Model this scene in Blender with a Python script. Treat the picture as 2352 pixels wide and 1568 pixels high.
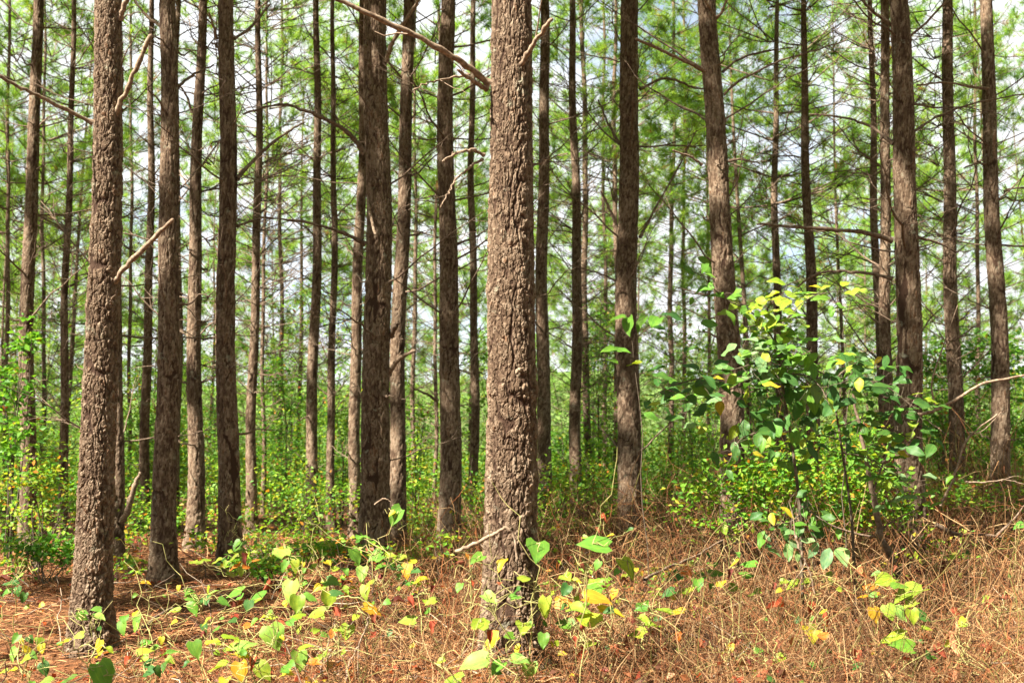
import bpy, math, random
import numpy as np

for o in list(bpy.data.objects):
    bpy.data.objects.remove(o)
SC = bpy.context.scene
COL = SC.collection
RNG = np.random.default_rng(11)
random.seed(7)
R = math.radians

# ------------------------------------------------------------------ camera
F, CX, CY = 2500.0, 1176.0, 784.0          # focal length and centre for a 2352 px wide picture
EYE = np.array((0.0, 0.0, 1.35))
PITCH = R(5.62)
cam_d = bpy.data.cameras.new('camera')
cam = bpy.data.objects.new('camera', cam_d)
COL.objects.link(cam)
cam.location = EYE
cam.rotation_euler = (R(90) + PITCH, 0, 0)
cam_d.sensor_width = 36
cam_d.lens = 36 * F / 2352
cam_d.clip_start, cam_d.clip_end = 0.05, 3000
cam_d.dof.use_dof = True
cam_d.dof.focus_distance = 7.2
cam_d.dof.aperture_fstop = 3.2
SC.camera = cam

# ------------------------------------------------------------------ light
SUN_EL, SUN_AZ = R(47), R(233)             # azimuth clockwise from +Y: left and a little behind the camera
w = bpy.data.worlds.new('World')
SC.world = w
w.use_nodes = True
nt = w.node_tree
for n in list(nt.nodes):
    nt.nodes.remove(n)
out = nt.nodes.new('ShaderNodeOutputWorld')
bg = nt.nodes.new('ShaderNodeBackground')
sky = nt.nodes.new('ShaderNodeTexSky')
sky.sky_type = 'NISHITA'
sky.sun_disc = False
sky.sun_elevation = SUN_EL
sky.sun_rotation = SUN_AZ
sky.air_density = 1.0
sky.dust_density = 1.2
tc = nt.nodes.new('ShaderNodeTexCoord')
no = nt.nodes.new('ShaderNodeTexNoise')
no.inputs['Scale'].default_value = 3.2
no.inputs['Detail'].default_value = 7
mp = nt.nodes.new('ShaderNodeMapping')
mp.inputs['Scale'].default_value = (1, 1, 2.2)
cr = nt.nodes.new('ShaderNodeValToRGB')
cr.color_ramp.elements[0].position = 0.30
cr.color_ramp.elements[1].position = 0.47
mx = nt.nodes.new('ShaderNodeMixRGB')
mx.inputs['Color2'].default_value = (5.6, 5.75, 5.9, 1)
nt.links.new(tc.outputs['Generated'], mp.inputs['Vector'])
nt.links.new(mp.outputs['Vector'], no.inputs['Vector'])
nt.links.new(no.outputs['Fac'], cr.inputs['Fac'])
nt.links.new(cr.outputs['Color'], mx.inputs['Fac'])
nt.links.new(sky.outputs['Color'], mx.inputs['Color1'])
nt.links.new(mx.outputs['Color'], bg.inputs['Color'])
bg.inputs['Strength'].default_value = 0.05
nt.links.new(bg.outputs['Background'], out.inputs['Surface'])

sun_d = bpy.data.lights.new('sun', 'SUN')
sun_d.energy = 5.0
sun_d.angle = R(0.53)
sun_d.color = (1.0, 0.93, 0.82)
sun = bpy.data.objects.new('sun', sun_d)
COL.objects.link(sun)
sun.rotation_euler = (R(90) - SUN_EL, 0, math.pi - SUN_AZ)
sun.location = (-20, -10, 30)

SC.view_settings.view_transform = 'Standard'
SC.view_settings.look = 'None'
SC.view_settings.gamma = 1
SC.view_settings.use_curve_mapping = False
SC.view_settings.exposure = 2.28
SC.cycles.max_bounces = 8
SC.cycles.diffuse_bounces = 4
SC.cycles.glossy_bounces = 2
SC.cycles.transmission_bounces = 5
SC.cycles.use_denoising = True
SC.cycles.sample_clamp_indirect = 6.0

# ------------------------------------------------------------------ maths helpers
_T = np.random.default_rng(5).random((256, 256))
def vnoise(x, y, px=None):
    """smooth value noise in 0..1, optionally periodic in x with period px (integer)"""
    x = np.asarray(x, float); y = np.asarray(y, float)
    xi = np.floor(x).astype(int); yi = np.floor(y).astype(int)
    fx = x - xi; fy = y - yi
    fx = fx * fx * (3 - 2 * fx); fy = fy * fy * (3 - 2 * fy)
    m = px if px else 256
    a, b = xi % m % 256, (xi + 1) % m % 256
    c, d = yi % 256, (yi + 1) % 256
    return (_T[a, c] * (1 - fx) + _T[b, c] * fx) * (1 - fy) + (_T[a, d] * (1 - fx) + _T[b, d] * fx) * fy

MOUNDS = [((a - CX) * b / 2537, b) for a, b in ((207, 7.3), (377, 10.5), (530, 10.9), (447, 13.6), (862, 12), (912, 13.5), (1030, 13), (1172, 6.3), (1448, 14), (1688, 11.5), (2100, 10.8), (2300, 13.2), (268, 12.5))]
def gz(x, y):
    """height of the ground"""
    x = np.asarray(x, float); y = np.asarray(y, float)
    z = 0.05 * np.sin(.9 * x + .35 * y) + 0.045 * np.sin(.55 * x - 1.05 * y + 1) + 0.03 * np.sin(2.1 * x + 1.7 * y)
    z = z * np.clip((y + 2) / 6, 0.2, 1)
    z = z + 0.025 * np.clip(x - 1, 0, 8)
    for mx_, my_ in MOUNDS:                 # litter heaped round the trunks
        z = z + .075 * np.exp(-((x - mx_) ** 2 + (y - my_) ** 2) / .11)
    t = np.clip(y - 27, 0, 85)
    z = z - 0.075 * t * np.clip(t / 10, 0, 1)
    u = np.clip((y - 140) / 170, 0, 1)
    z = z + 25 * u * u * (3 - 2 * u) + 3.0 * u * np.sin(x * 0.021 + 1.3) + 1.5 * u * np.sin(x * .06)
    return z

FW = np.array((0, math.cos(PITCH), math.sin(PITCH)))
UP = np.array((0, -math.sin(PITCH), math.cos(PITCH)))
RT = np.array((1.0, 0, 0))
def px(vx, vy, Y):
    """the point at depth Y that the photograph shows at (vx, vy)"""
    d = FW * F + RT * (vx - CX) + UP * (CY - vy)
    return EYE + d * (Y / d[1])

def ground_at(vx, Y):
    """point on the ground at depth Y under picture column vx"""
    p = px(vx, 1200, Y)
    for _ in range(3):
        z = float(gz(p[0], Y))
        # picture row of that height
        v = np.array((p[0], Y, z)) - EYE
        vy = CY - F * (v @ UP) / (v @ FW)
        p = px(vx, vy, Y)
    return np.array((p[0], Y, float(gz(p[0], Y))))

def norm(v):
    v = np.asarray(v, float)
    return v / np.maximum(np.linalg.norm(v, axis=-1, keepdims=True), 1e-9)

def smooth_path(pts, n=6):
    """Catmull-Rom through the points"""
    P = np.asarray(pts, float)
    if len(P) < 3:
        t = np.linspace(0, 1, n + 1)[:, None]
        return P[0] * (1 - t) + P[-1] * t
    Q = np.vstack([2 * P[0] - P[1], P, 2 * P[-1] - P[-2]])
    out = []
    for i in range(1, len(Q) - 2):
        p0, p1, p2, p3 = Q[i - 1], Q[i], Q[i + 1], Q[i + 2]
        for t in np.linspace(0, 1, n, endpoint=False):
            out.append(.5 * ((2 * p1) + (p2 - p0) * t + (2 * p0 - 5 * p1 + 4 * p2 - p3) * t * t + (3 * p1 - p0 - 3 * p2 + p3) * t ** 3))
    out.append(P[-1])
    return np.array(out)

# ------------------------------------------------------------------ mesh helpers
def make_mesh(name, V, T=None, Q=None, smooth=True, attrs=None, tint=None, uv=None):
    me = bpy.data.meshes.new(name)
    V = np.ascontiguousarray(V, np.float32)
    me.vertices.add(len(V)); me.vertices.foreach_set('co', V.ravel())
    nT = 0 if T is None else len(T); nQ = 0 if Q is None else len(Q)
    loops = []
    if nT: loops.append(np.asarray(T, np.int32).ravel())
    if nQ: loops.append(np.asarray(Q, np.int32).ravel())
    L = np.concatenate(loops)
    me.loops.add(len(L)); me.loops.foreach_set('vertex_index', L)
    st = np.concatenate([np.arange(nT) * 3, nT * 3 + np.arange(nQ) * 4]).astype(np.int32)
    me.polygons.add(nT + nQ); me.polygons.foreach_set('loop_start', st)
    me.polygons.foreach_set('use_smooth', np.full(nT + nQ, smooth, bool))
    if attrs:
        for k, a in attrs.items():
            at = me.attributes.new(k, 'FLOAT', 'POINT'); at.data.foreach_set('value', np.asarray(a, np.float32).ravel())
    if tint is not None:
        at = me.attributes.new('tint', 'FLOAT_COLOR', 'POINT')
        c = np.ones((len(V), 4), np.float32); c[:, :3] = tint
        at.data.foreach_set('color', c.ravel())
    if uv is not None:
        l = me.uv_layers.new(name='UVMap')
        l.data.foreach_set('uv', np.asarray(uv, np.float32)[L].ravel())
    me.update(calc_edges=True)
    return me

def obj(name, me, mat=None, parent=None, loc=None):
    o = bpy.data.objects.new(name, me)
    COL.objects.link(o)
    if mat and me and not me.materials:
        me.materials.append(mat)
    if parent: o.parent = parent
    if loc is not None: o.location = loc
    return o

def tag(o, label=None, cat=None, group=None, kind=None):
    if label: o['label'] = label
    if cat: o['category'] = cat
    if group: o['group'] = group
    if kind: o['kind'] = kind
    return o

def tubes(P, r, sides=4, seed=0):
    """P [K,N,3], r [K,N] -> verts, quads"""
    P = np.asarray(P, float); r = np.asarray(r, float)
    K, N, _ = P.shape
    t = np.gradient(P, axis=1); t = norm(t)
    ref = norm(np.random.default_rng(seed).normal(size=(K, 1, 3)) + 1e-3)
    a = norm(np.cross(t, np.broadcast_to(ref, t.shape))); b = np.cross(t, a)
    ang = np.linspace(0, 2 * np.pi, sides, endpoint=False)
    V = P[:, :, None, :] + r[:, :, None, None] * (np.cos(ang)[None, None, :, None] * a[:, :, None, :] + np.sin(ang)[None, None, :, None] * b[:, :, None, :])
    idx = np.arange(K * N * sides).reshape(K, N, sides)
    n = np.roll(idx, -1, axis=2)
    Q = np.stack([idx[:, :-1], n[:, :-1], n[:, 1:], idx[:, 1:]], -1).reshape(-1, 4)
    return V.reshape(-1, 3), Q

class Acc:
    def __init__(s): s.V = []; s.T = []; s.Q = []; s.C = []; s.n = 0
    def add(s, V, T=None, Q=None, col=None):
        V = np.asarray(V)
        if T is not None and len(T): s.T.append(np.asarray(T) + s.n)
        if Q is not None and len(Q): s.Q.append(np.asarray(Q) + s.n)
        s.V.append(V); s.n += len(V)
        if col is not None: s.C.append(np.broadcast_to(np.asarray(col, float), (len(V), 3)))
    def tube(s, path, r, sides=5, col=None):
        path = np.asarray(path); r = np.broadcast_to(np.asarray(r, float), (len(path),))
        V, Q = tubes(path[None], r[None], sides, len(path)); s.add(V, Q=Q, col=col)
    def mesh(s, name, smooth=True):
        return make_mesh(name, np.concatenate(s.V), np.concatenate(s.T) if s.T else None, np.concatenate(s.Q) if s.Q else None,
                         smooth, tint=np.concatenate(s.C) if s.C else None)

def leaf_quads(C, A, Nn, L, W, fold=0.12):
    """many small folded leaves: base point C, axis A, normal Nn, length L, width W -> verts, tris (4 each)"""
    S = np.cross(Nn, A); L = L[:, None]; W = W[:, None]
    p0 = C; p1 = C + A * L * .5 + S * W * .5 + Nn * L * fold; p2 = C + A * L; p3 = C + A * L * .5 - S * W * .5 + Nn * L * fold
    pm = C + A * L * .5
    V = np.stack([p0, p1, p2, p3, pm], 1).reshape(-1, 3)
    b = (np.arange(len(C)) * 5)[:, None]
    T = np.concatenate([b + np.array([[0, 1, 4]]), b + np.array([[4, 1, 2]]), b + np.array([[0, 4, 3]]), b + np.array([[4, 2, 3]])])
    return V, T

# ------------------------------------------------------------------ materials
def mat(name):
    m = bpy.data.materials.new(name); m.use_nodes = True
    t = m.node_tree
    for n in list(t.nodes): t.nodes.remove(n)
    o = t.nodes.new('ShaderNodeOutputMaterial')
    def N(kind, **kw):
        n = t.nodes.new(kind)
        for k, v in kw.items():
            if k in n.inputs: n.inputs[k].default_value = v
            else: setattr(n, k, v)
        return n
    def Lk(a, b): t.links.new(a, b)
    return m, t, o, N, Lk

def ramp(N, Lk, src, stops):
    r = N('ShaderNodeValToRGB')
    e = r.color_ramp.elements
    while len(e) < len(stops): e.new(0.5)
    for i, (p, c) in enumerate(stops):
        e[i].position = p; e[i].color = (*c, 1)
    Lk(src, r.inputs['Fac'])
    return r.outputs['Color']

def bark_material(name, fine=False):
    """grey-brown plates over redder inner bark, lichen flecks; 'bark' is plate height, 'cell' a random per plate"""
    m, t, o, N, Lk = mat(name)
    p = N('ShaderNodeBsdfPrincipled'); p.inputs['Roughness'].default_value = .92
    p.inputs['Specular IOR Level'].default_value = .15
    tcn = N('ShaderNodeTexCoord')
    if fine:
        h = N('ShaderNodeAttribute', attribute_name='bark').outputs['Fac']
        c = N('ShaderNodeAttribute', attribute_name='cell').outputs['Fac']
    else:
        mpn = N('ShaderNodeMapping'); mpn.inputs['Scale'].default_value = (22, 22, 9)
        Lk(tcn.outputs['Object'], mpn.inputs['Vector'])
        vo = N('ShaderNodeTexVoronoi', feature='DISTANCE_TO_EDGE'); Lk(mpn.outputs['Vector'], vo.inputs['Vector'])
        v2 = N('ShaderNodeTexVoronoi'); Lk(mpn.outputs['Vector'], v2.inputs['Vector'])
        mm = N('ShaderNodeMath', operation='MULTIPLY', use_clamp=True); mm.inputs[1].default_value = 4; Lk(vo.outputs['Distance'], mm.inputs[0])
        h = mm.outputs[0]
        sp = N('ShaderNodeSeparateColor'); Lk(v2.outputs['Color'], sp.inputs[0]); c = sp.outputs[0]
    plate = ramp(N, Lk, c, [(0.0, (.068, .043, .028)), (.25, (.100, .066, .042)), (.5, (.142, .098, .065)), (.78, (.215, .162, .114)), (1.0, (.132, .074, .042))])
    n1 = N('ShaderNodeTexNoise', Scale=38, Detail=6); Lk(tcn.outputs['Object'], n1.inputs['Vector'])
    fl = N('ShaderNodeMixRGB', blend_type='MULTIPLY', Fac=.9)
    Lk(plate, fl.inputs['Color1']); Lk(ramp(N, Lk, n1.outputs['Fac'], [(.3, (.66, .62, .58)), (.68, (1.15, 1.15, 1.14))]), fl.inputs['Color2'])
    inner = N('ShaderNodeMixRGB'); inner.inputs['Color1'].default_value = (.042, .023, .014, 1)
    Lk(fl.outputs['Color'], inner.inputs['Color2'])
    hr = N('ShaderNodeMapRange'); hr.inputs['From Min'].default_value = .04; hr.inputs['From Max'].default_value = .42
    Lk(h, hr.inputs['Value']); Lk(hr.outputs['Result'], inner.inputs['Fac'])
    n2 = N('ShaderNodeTexNoise', Scale=7.5, Detail=8); n2.inputs['Roughness'].default_value = .72; Lk(tcn.outputs['Object'], n2.inputs['Vector'])
    li = N('ShaderNodeMixRGB'); li.inputs['Color2'].default_value = (.29, .29, .21, 1)
    Lk(inner.outputs['Color'], li.inputs['Color1'])
    lr = ramp(N, Lk, n2.outputs['Fac'], [(.60, (0, 0, 0)), (.70, (.75, .75, .75))]); Lk(lr, li.inputs['Fac'])
    Lk(li.outputs['Color'], p.inputs['Base Color'])
    b = N('ShaderNodeBump'); b.inputs['Strength'].default_value = .8; b.inputs['Distance'].default_value = .012
    if fine:
        n3 = N('ShaderNodeTexNoise', Scale=90, Detail=5); Lk(tcn.outputs['Object'], n3.inputs['Vector']); Lk(n3.outputs['Fac'], b.inputs['Height'])
        b.inputs['Distance'].default_value = .006
    else:
        Lk(h, b.inputs['Height'])
    Lk(b.outputs['Normal'], p.inputs['Normal'])
    Lk(p.outputs[0], o.inputs['Surface'])
    return m

def wood_material(name, a, b_, scale=30):
    m, t, o, N, Lk = mat(name)
    p = N('ShaderNodeBsdfPrincipled'); p.inputs['Roughness'].default_value = .9; p.inputs['Specular IOR Level'].default_value = .15
    tcn = N('ShaderNodeTexCoord'); n1 = N('ShaderNodeTexNoise', Scale=scale, Detail=5); Lk(tcn.outputs['Object'], n1.inputs['Vector'])
    Lk(ramp(N, Lk, n1.outputs['Fac'], [(.35, a), (.65, b_)]), p.inputs['Base Color'])
    bm = N('ShaderNodeBump'); bm.inputs['Strength'].default_value = .6; bm.inputs['Distance'].default_value = .004
    Lk(n1.outputs['Fac'], bm.inputs['Height']); Lk(bm.outputs['Normal'], p.inputs['Normal'])
    Lk(p.outputs[0], o.inputs['Surface'])
    return m

def leafy_material(name, source, transl=.42, rough=.4, veins=False, spec=.4):
    """thin leaf: reflects and lets light through; colour from the object's own colour or from per-leaf 'tint'"""
    m, t, o, N, Lk = mat(name)
    if source == 'object':
        oi = N('ShaderNodeObjectInfo'); col = oi.outputs['Color']; rnd = oi.outputs['Random']
    elif source == 'tint':
        col = N('ShaderNodeAttribute', attribute_name='tint').outputs['Color']; rnd = None
    else:
        rg = N('ShaderNodeRGB'); rg.outputs[0].default_value = (*source, 1); col = rg.outputs[0]; rnd = None
    tcn = N('ShaderNodeTexCoord')
    if veins:
        n1 = N('ShaderNodeTexNoise', noise_dimensions='4D', Scale=5.0, Detail=5); Lk(tcn.outputs['UV'], n1.inputs['Vector'])
        w_ = N('ShaderNodeMath', operation='MULTIPLY'); w_.inputs[1].default_value = 60; Lk(rnd, w_.inputs[0]); Lk(w_.outputs[0], n1.inputs['W'])
        mot = N('ShaderNodeMixRGB', blend_type='MULTIPLY', Fac=.8); Lk(col, mot.inputs['Color1'])
        Lk(ramp(N, Lk, n1.outputs['Fac'], [(.30, (.62, .74, .8)), (.50, (1, 1, 1)), (.72, (1.35, 1.12, .9))]), mot.inputs['Color2'])
        # brown blotches with their own shape
        n2 = N('ShaderNodeTexNoise', noise_dimensions='4D', Scale=2.6, Detail=3); Lk(tcn.outputs['UV'], n2.inputs['Vector']); Lk(w_.outputs[0], n2.inputs['W'])
        bl = N('ShaderNodeMixRGB'); bl.inputs['Color2'].default_value = (.17, .07, .02, 1); Lk(mot.outputs['Color'], bl.inputs['Color1'])
        Lk(ramp(N, Lk, n2.outputs['Fac'], [(.68, (0, 0, 0)), (.73, (.9, .9, .9))]), bl.inputs['Fac'])
        # ribs running base to tip
        sx = N('ShaderNodeSeparateXYZ'); Lk(tcn.outputs['UV'], sx.inputs[0])
        fr = N('ShaderNodeMath', operation='MULTIPLY'); fr.inputs[1].default_value = 4; Lk(sx.outputs['X'], fr.inputs[0])
        f2 = N('ShaderNodeMath', operation='PINGPONG'); f2.inputs[1].default_value = .5; Lk(fr.outputs[0], f2.inputs[0])
        ve = N('ShaderNodeMixRGB'); Lk(bl.outputs['Color'], ve.inputs['Color1'])
        lt = N('ShaderNodeMixRGB', blend_type='MULTIPLY', Fac=1); lt.inputs['Color2'].default_value = (1.35, 1.25, 1.25, 1); Lk(bl.outputs['Color'], lt.inputs['Color1'])
        Lk(lt.outputs['Color'], ve.inputs['Color2']); Lk(ramp(N, Lk, f2.outputs[0], [(.02, (1, 1, 1)), (.10, (0, 0, 0))]), ve.inputs['Fac'])
        col = ve.outputs['Color']
    p = N('ShaderNodeBsdfPrincipled'); p.inputs['Roughness'].default_value = rough; p.inputs['Specular IOR Level'].default_value = spec
    Lk(col, p.inputs['Base Color'])
    tr = N('ShaderNodeBsdfTranslucent'); g = N('ShaderNodeMixRGB', blend_type='MULTIPLY', Fac=1)
    g.inputs['Color2'].default_value = (1.25, 1.2, .55, 1); Lk(col, g.inputs['Color1']); Lk(g.outputs['Color'], tr.inputs['Color'])
    mix = N('ShaderNodeMixShader'); mix.inputs[0].default_value = transl
    Lk(p.outputs[0], mix.inputs[1]); Lk(tr.outputs[0], mix.inputs[2]); Lk(mix.outputs[0], o.inputs['Surface'])
    return m

def tint_material(name, rough=.85):
    m, t, o, N, Lk = mat(name)
    p = N('ShaderNodeBsdfPrincipled'); p.inputs['Roughness'].default_value = rough; p.inputs['Specular IOR Level'].default_value = .2
    Lk(N('ShaderNodeAttribute', attribute_name='tint').outputs['Color'], p.inputs['Base Color'])
    Lk(p.outputs[0], o.inputs['Surface'])
    return m

M_BARK = bark_material('pine_bark_plates', True)
M_BARK_FAR = bark_material('pine_bark_smooth', False)
M_DEAD = wood_material('dead_branch_wood', (.085, .055, .038), (.20, .145, .10))
M_PALE = wood_material('weathered_branch_wood', (.13, .085, .055), (.31, .23, .16), 45)
M_TWIG = wood_material('sapling_twig', (.06, .045, .03), (.13, .10, .07))
M_VINE = wood_material('greenbrier_stem', (.20, .21, .06), (.40, .33, .14))
M_LEAF = leafy_material('broad_leaf', 'object', .42, .48, True, .22)
M_WITHER = leafy_material('withered_leaf', 'object', .22, .7, True, .15)
M_NEEDLE = leafy_material('pine_needles', 'tint', .48, .5, spec=.25)
M_TINTLEAF = leafy_material('small_leaves', 'tint', .48, .5, spec=.25)
M_TINT = tint_material('dry_stems')
def straw_ground():
    m, t, o, N, Lk = mat('pine_straw_floor')
    p = N('ShaderNodeBsdfPrincipled'); p.inputs['Roughness'].default_value = .95; p.inputs['Specular IOR Level'].default_value = .1
    tcn = N('ShaderNodeTexCoord')
    n1 = N('ShaderNodeTexNoise', Scale=60, Detail=8); Lk(tcn.outputs['Object'], n1.inputs['Vector'])
    n2 = N('ShaderNodeTexNoise', Scale=.9, Detail=5); Lk(tcn.outputs['Object'], n2.inputs['Vector'])
    a = ramp(N, Lk, n1.outputs['Fac'], [(.30, (.040, .018, .009)), (.5, (.10, .046, .021)), (.72, (.21, .105, .048))])
    mxx = N('ShaderNodeMixRGB', blend_type='MULTIPLY', Fac=.7); Lk(a, mxx.inputs['Color1'])
    Lk(ramp(N, Lk, n2.outputs['Fac'], [(.3, (.7, .62, .55)), (.7, (1.15, 1.1, 1.05))]), mxx.inputs['Color2'])
    sp = N('ShaderNodeSeparateXYZ'); Lk(tcn.outputs['Object'], sp.inputs[0])
    mr = N('ShaderNodeMapRange'); mr.inputs['From Min'].default_value = 24; mr.inputs['From Max'].default_value = 50; Lk(sp.outputs['Y'], mr.inputs['Value'])
    gr = N('ShaderNodeMixRGB'); Lk(mr.outputs['Result'], gr.inputs['Fac']); Lk(mxx.outputs['Color'], gr.inputs['Color1'])
    Lk(ramp(N, Lk, n2.outputs['Fac'], [(.3, (.06, .11, .028)), (.7, (.13, .19, .045))]), gr.inputs['Color2'])     # grown over with green further off
    Lk(gr.outputs['Color'], p.inputs['Base Color'])
    b = N('ShaderNodeBump'); b.inputs['Strength'].default_value = 1; b.inputs['Distance'].default_value = .02
    Lk(n1.outputs['Fac'], b.inputs['Height']); Lk(b.outputs['Normal'], p.inputs['Normal']); Lk(p.outputs[0], o.inputs['Surface'])
    return m
M_FLOOR = straw_ground()

# ------------------------------------------------------------------ ground
def build_ground():
    xs = np.concatenate([np.linspace(-700, -60, 30), np.linspace(-56, -11, 24), np.linspace(-10.5, 10.5, 141), np.linspace(11, 56, 24), np.linspace(60, 700, 30)])
    ys = np.concatenate([np.linspace(-80, 2, 22), np.linspace(2.5, 30, 170), np.linspace(31, 110, 50), np.linspace(115, 330, 44), np.linspace(350, 1200, 16)])
    X, Y = np.meshgrid(xs, ys, indexing='ij')
    Z = gz(X, Y) + np.where((np.abs(X) < 12) & (Y > 0) & (Y < 32), .03 * (vnoise(X * 3 + 50, Y * 3) - .5) + .02 * (vnoise(X * 9, Y * 9 + 30) - .5), 0)
    V = np.stack([X, Y, Z], -1).reshape(-1, 3)
    i = np.arange(len(V)).reshape(X.shape)
    Q = np.stack([i[:-1, :-1], i[1:, :-1], i[1:, 1:], i[:-1, 1:]], -1).reshape(-1, 4)
    tag(obj('ground', make_mesh('ground', V, Q=Q), M_FLOOR), kind='structure')
build_ground()

# ------------------------------------------------------------------ pine trunks
def bark_field(u, v, C, cw, ch, seed, sharp=.26):
    """plates: u along the girth (period C), v up the trunk -> plate height 0..1, random per plate, tilt across the plate"""
    n = max(6, int(round(C / cw))); cwu = C / n
    w1 = vnoise(u / C * n, v / ch * 1.7 + seed, n) - .5
    w2 = vnoise(u / C * n * 3, v / ch * 4.5 + seed * 2, n * 3) - .5
    w3 = vnoise(u / C * n * 2 + .5, v / ch * 2.0 + seed * 3, n * 2) - .5
    uu = u + cwu * (1.0 * w1 + .5 * w2)
    vv = v + ch * (.8 * w3 + .2 * w2)
    a = uu / cwu; b = vv / ch
    ai = np.floor(a).astype(int); bi = np.floor(b).astype(int)
    f1 = np.full(u.shape, 9.); f2 = np.full(u.shape, 9.); cid = np.zeros(u.shape); tl = np.zeros(u.shape)
    rr = np.random.default_rng(seed).random((n, 64, 4))
    for da in (-1, 0, 1):
        for db in (-1, 0, 1):
            ca = ai + da; cb = bi + db
            q = rr[ca % n, cb % 64]
            dx = a - (ca + .12 + .76 * q[..., 0]); dy = b - (cb + .05 + .9 * q[..., 1])
            d = np.maximum(np.abs(dx) * 1.15, np.abs(dy) * .95) * .65 + np.sqrt(dx * dx + dy * dy) * .35
            near = d < f1
            f2 = np.where(near, f1, np.minimum(f2, d))
            cid = np.where(near, q[..., 2], cid); tl = np.where(near, (q[..., 3] - .5) * dx + .35 * dy, tl)
            f1 = np.where(near, d, f1)
    e = np.clip((f2 - f1) / sharp, 0, 1)
    return e * e * (3 - 2 * e), cid, tl

def trunk_mesh(name, Hpts, rfun, zvis, H, du, dz, cw, ch, amp, seed, whorls, crisp=False):
    """displaced trunk; Hpts(z) -> centre offset"""
    rmid = rfun(np.array([.8]))[0]
    n = max(16, int(2 * math.pi * rmid / du))
    zf = np.arange(-.15, zvis, dz)
    zs = np.concatenate([zf, np.linspace(zvis, H, 26)])
    th = np.linspace(0, 2 * np.pi, n, endpoint=False)
    TH, Z = np.meshgrid(th, zs, indexing='xy')
    r = rfun(Z)
    C = 2 * math.pi * rmid
    uu = TH / (2 * np.pi) * C
    tw = .05 * Z * C * (1 if seed % 2 else -1)      # slight spiral of the plates
    ut = (uu + tw) % C
    h, cell, tl = bark_field(ut, Z + 3, C, cw, ch, seed, .30)
    h2, c2, t2 = bark_field(ut, Z + 3, C, cw * .62, ch * .34, seed + 91, .16)
    nn = max(4, int(C / .014))
    fine = vnoise(uu / C * nn, Z / .03 + seed, nn)
    big = vnoise(uu / C * 3, Z / .5 + seed, 3) - .5
    rough_ = vnoise(uu / C * 4, Z / .30 + seed * 5, 4)
    h = np.clip(h + .8 * np.clip(rough_ - .60, 0, 1), 0, 1)
    nf = max(4, int(C / .075))
    wob = 1.1 * (vnoise(uu / C * nf, Z / .16 + seed * 7, nf) - .5) + .5 * (vnoise(uu / C * nf * 2, Z / .06 + seed * 9, nf * 2) - .5)
    fv = np.abs(vnoise(uu / C * nf + wob + 40 * nf, Z / .55 + seed * 11, nf) - .5)
    furrow = np.clip(fv / .045, 0, 1); furrow = furrow * furrow * (3 - 2 * furrow)
    furrow = 1 - (1 - furrow) * np.clip(1.35 - .14 * Z, .35, 1)          # deepest low on the trunk
    h = h * (.15 + .85 * furrow)
    hh = -.45 * (1 - furrow) + h * (.42 + .18 * cell + .5 * tl) + h * h2 * (.05 + .55 * c2 + .5 * t2) + .14 * fine
    cell = np.clip(.25 * cell + .75 * c2 + .35 * (fine - .5) + .3 * (rough_ - .5), 0, 1)
    fade = np.where(Z > zvis, .15, 1.0)
    k = amp * np.clip(r / rmid, .5, 1.3)
    rad = r * (.97 + .05 * big) + k * (hh - .95) * fade
    for wz in whorls:
        rad = rad * (1 + .055 * np.exp(-((Z - wz) / .045) ** 2) * (.6 + .8 * vnoise(uu / C * 5, Z * 0 + wz, 5)))
    fl = np.exp(-np.clip(Z, 0, 9) / .24)
    rad = rad * (1 + .46 * fl * (.6 + .8 * vnoise(uu / C * 5, Z * 0 + seed, 5)))
    cx, cy = Hpts(Z)
    V = np.stack([cx + rad * np.cos(TH), cy + rad * np.sin(TH), Z], -1).reshape(-1, 3)
    i = np.arange(len(zs) * n).reshape(len(zs), n); j = np.roll(i, -1, 1)
    Q = np.stack([i[:-1], j[:-1], j[1:], i[1:]], -1).reshape(-1, 4)
    me = make_mesh(name, V, Q=Q, smooth=not crisp, attrs={'bark': np.clip(hh, 0, 1.4) / 1.1, 'cell': cell})
    return me

# dead branch shapes, unit length along +X (real radius set through the build length)
def dead_branch(seed, L=1.5, r0=.013, twigs=5, curve=None):
    g = np.random.default_rng(seed)
    A = Acc()
    n = 9
    t = np.linspace(0, 1, n)
    bend = g.uniform(-.25, .35) if curve is None else curve
    y = np.cumsum(g.normal(0, .018, n)); z = bend * t * t * L * .5 + np.cumsum(g.normal(0, .02, n))
    P = np.stack([t * L, y - y[0], z - z[0]], -1)
    A.tube(P, r0 * (1 - .72 * t), 5)
    for k in range(twigs):
        i = g.integers(2, n - 1); s = g.choice([-1, 1]); l = L * g.uniform(.15, .42)
        d = norm(np.array([g.uniform(.4, 1), s * g.uniform(.3, .9), g.uniform(-.2, .6)]))
        tt = np.linspace(0, 1, 5)[:, None]
        Q = P[i] + d * l * tt + g.normal(0, .018, (5, 3)) * tt + np.array([0, 0, .12 * l]) * tt ** 2
        A.tube(Q, r0 * .42 * (1 - .6 * tt[:, 0]), 3)
        if g.random() < .6:
            d2 = norm(d + g.normal(0, .5, 3)); A.tube(Q[2] + d2 * l * .45 * tt, r0 * .24, 3)
    return A.mesh('dead_branch_%d' % seed)
BRANCHES = [dead_branch(100 + i, twigs=3 + i % 5) for i in range(12)]
STUBS = [dead_branch(140 + i, L=.35, r0=.013, twigs=1) for i in range(4)]
for b_ in BRANCHES + STUBS: b_.materials.append(M_DEAD)

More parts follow.
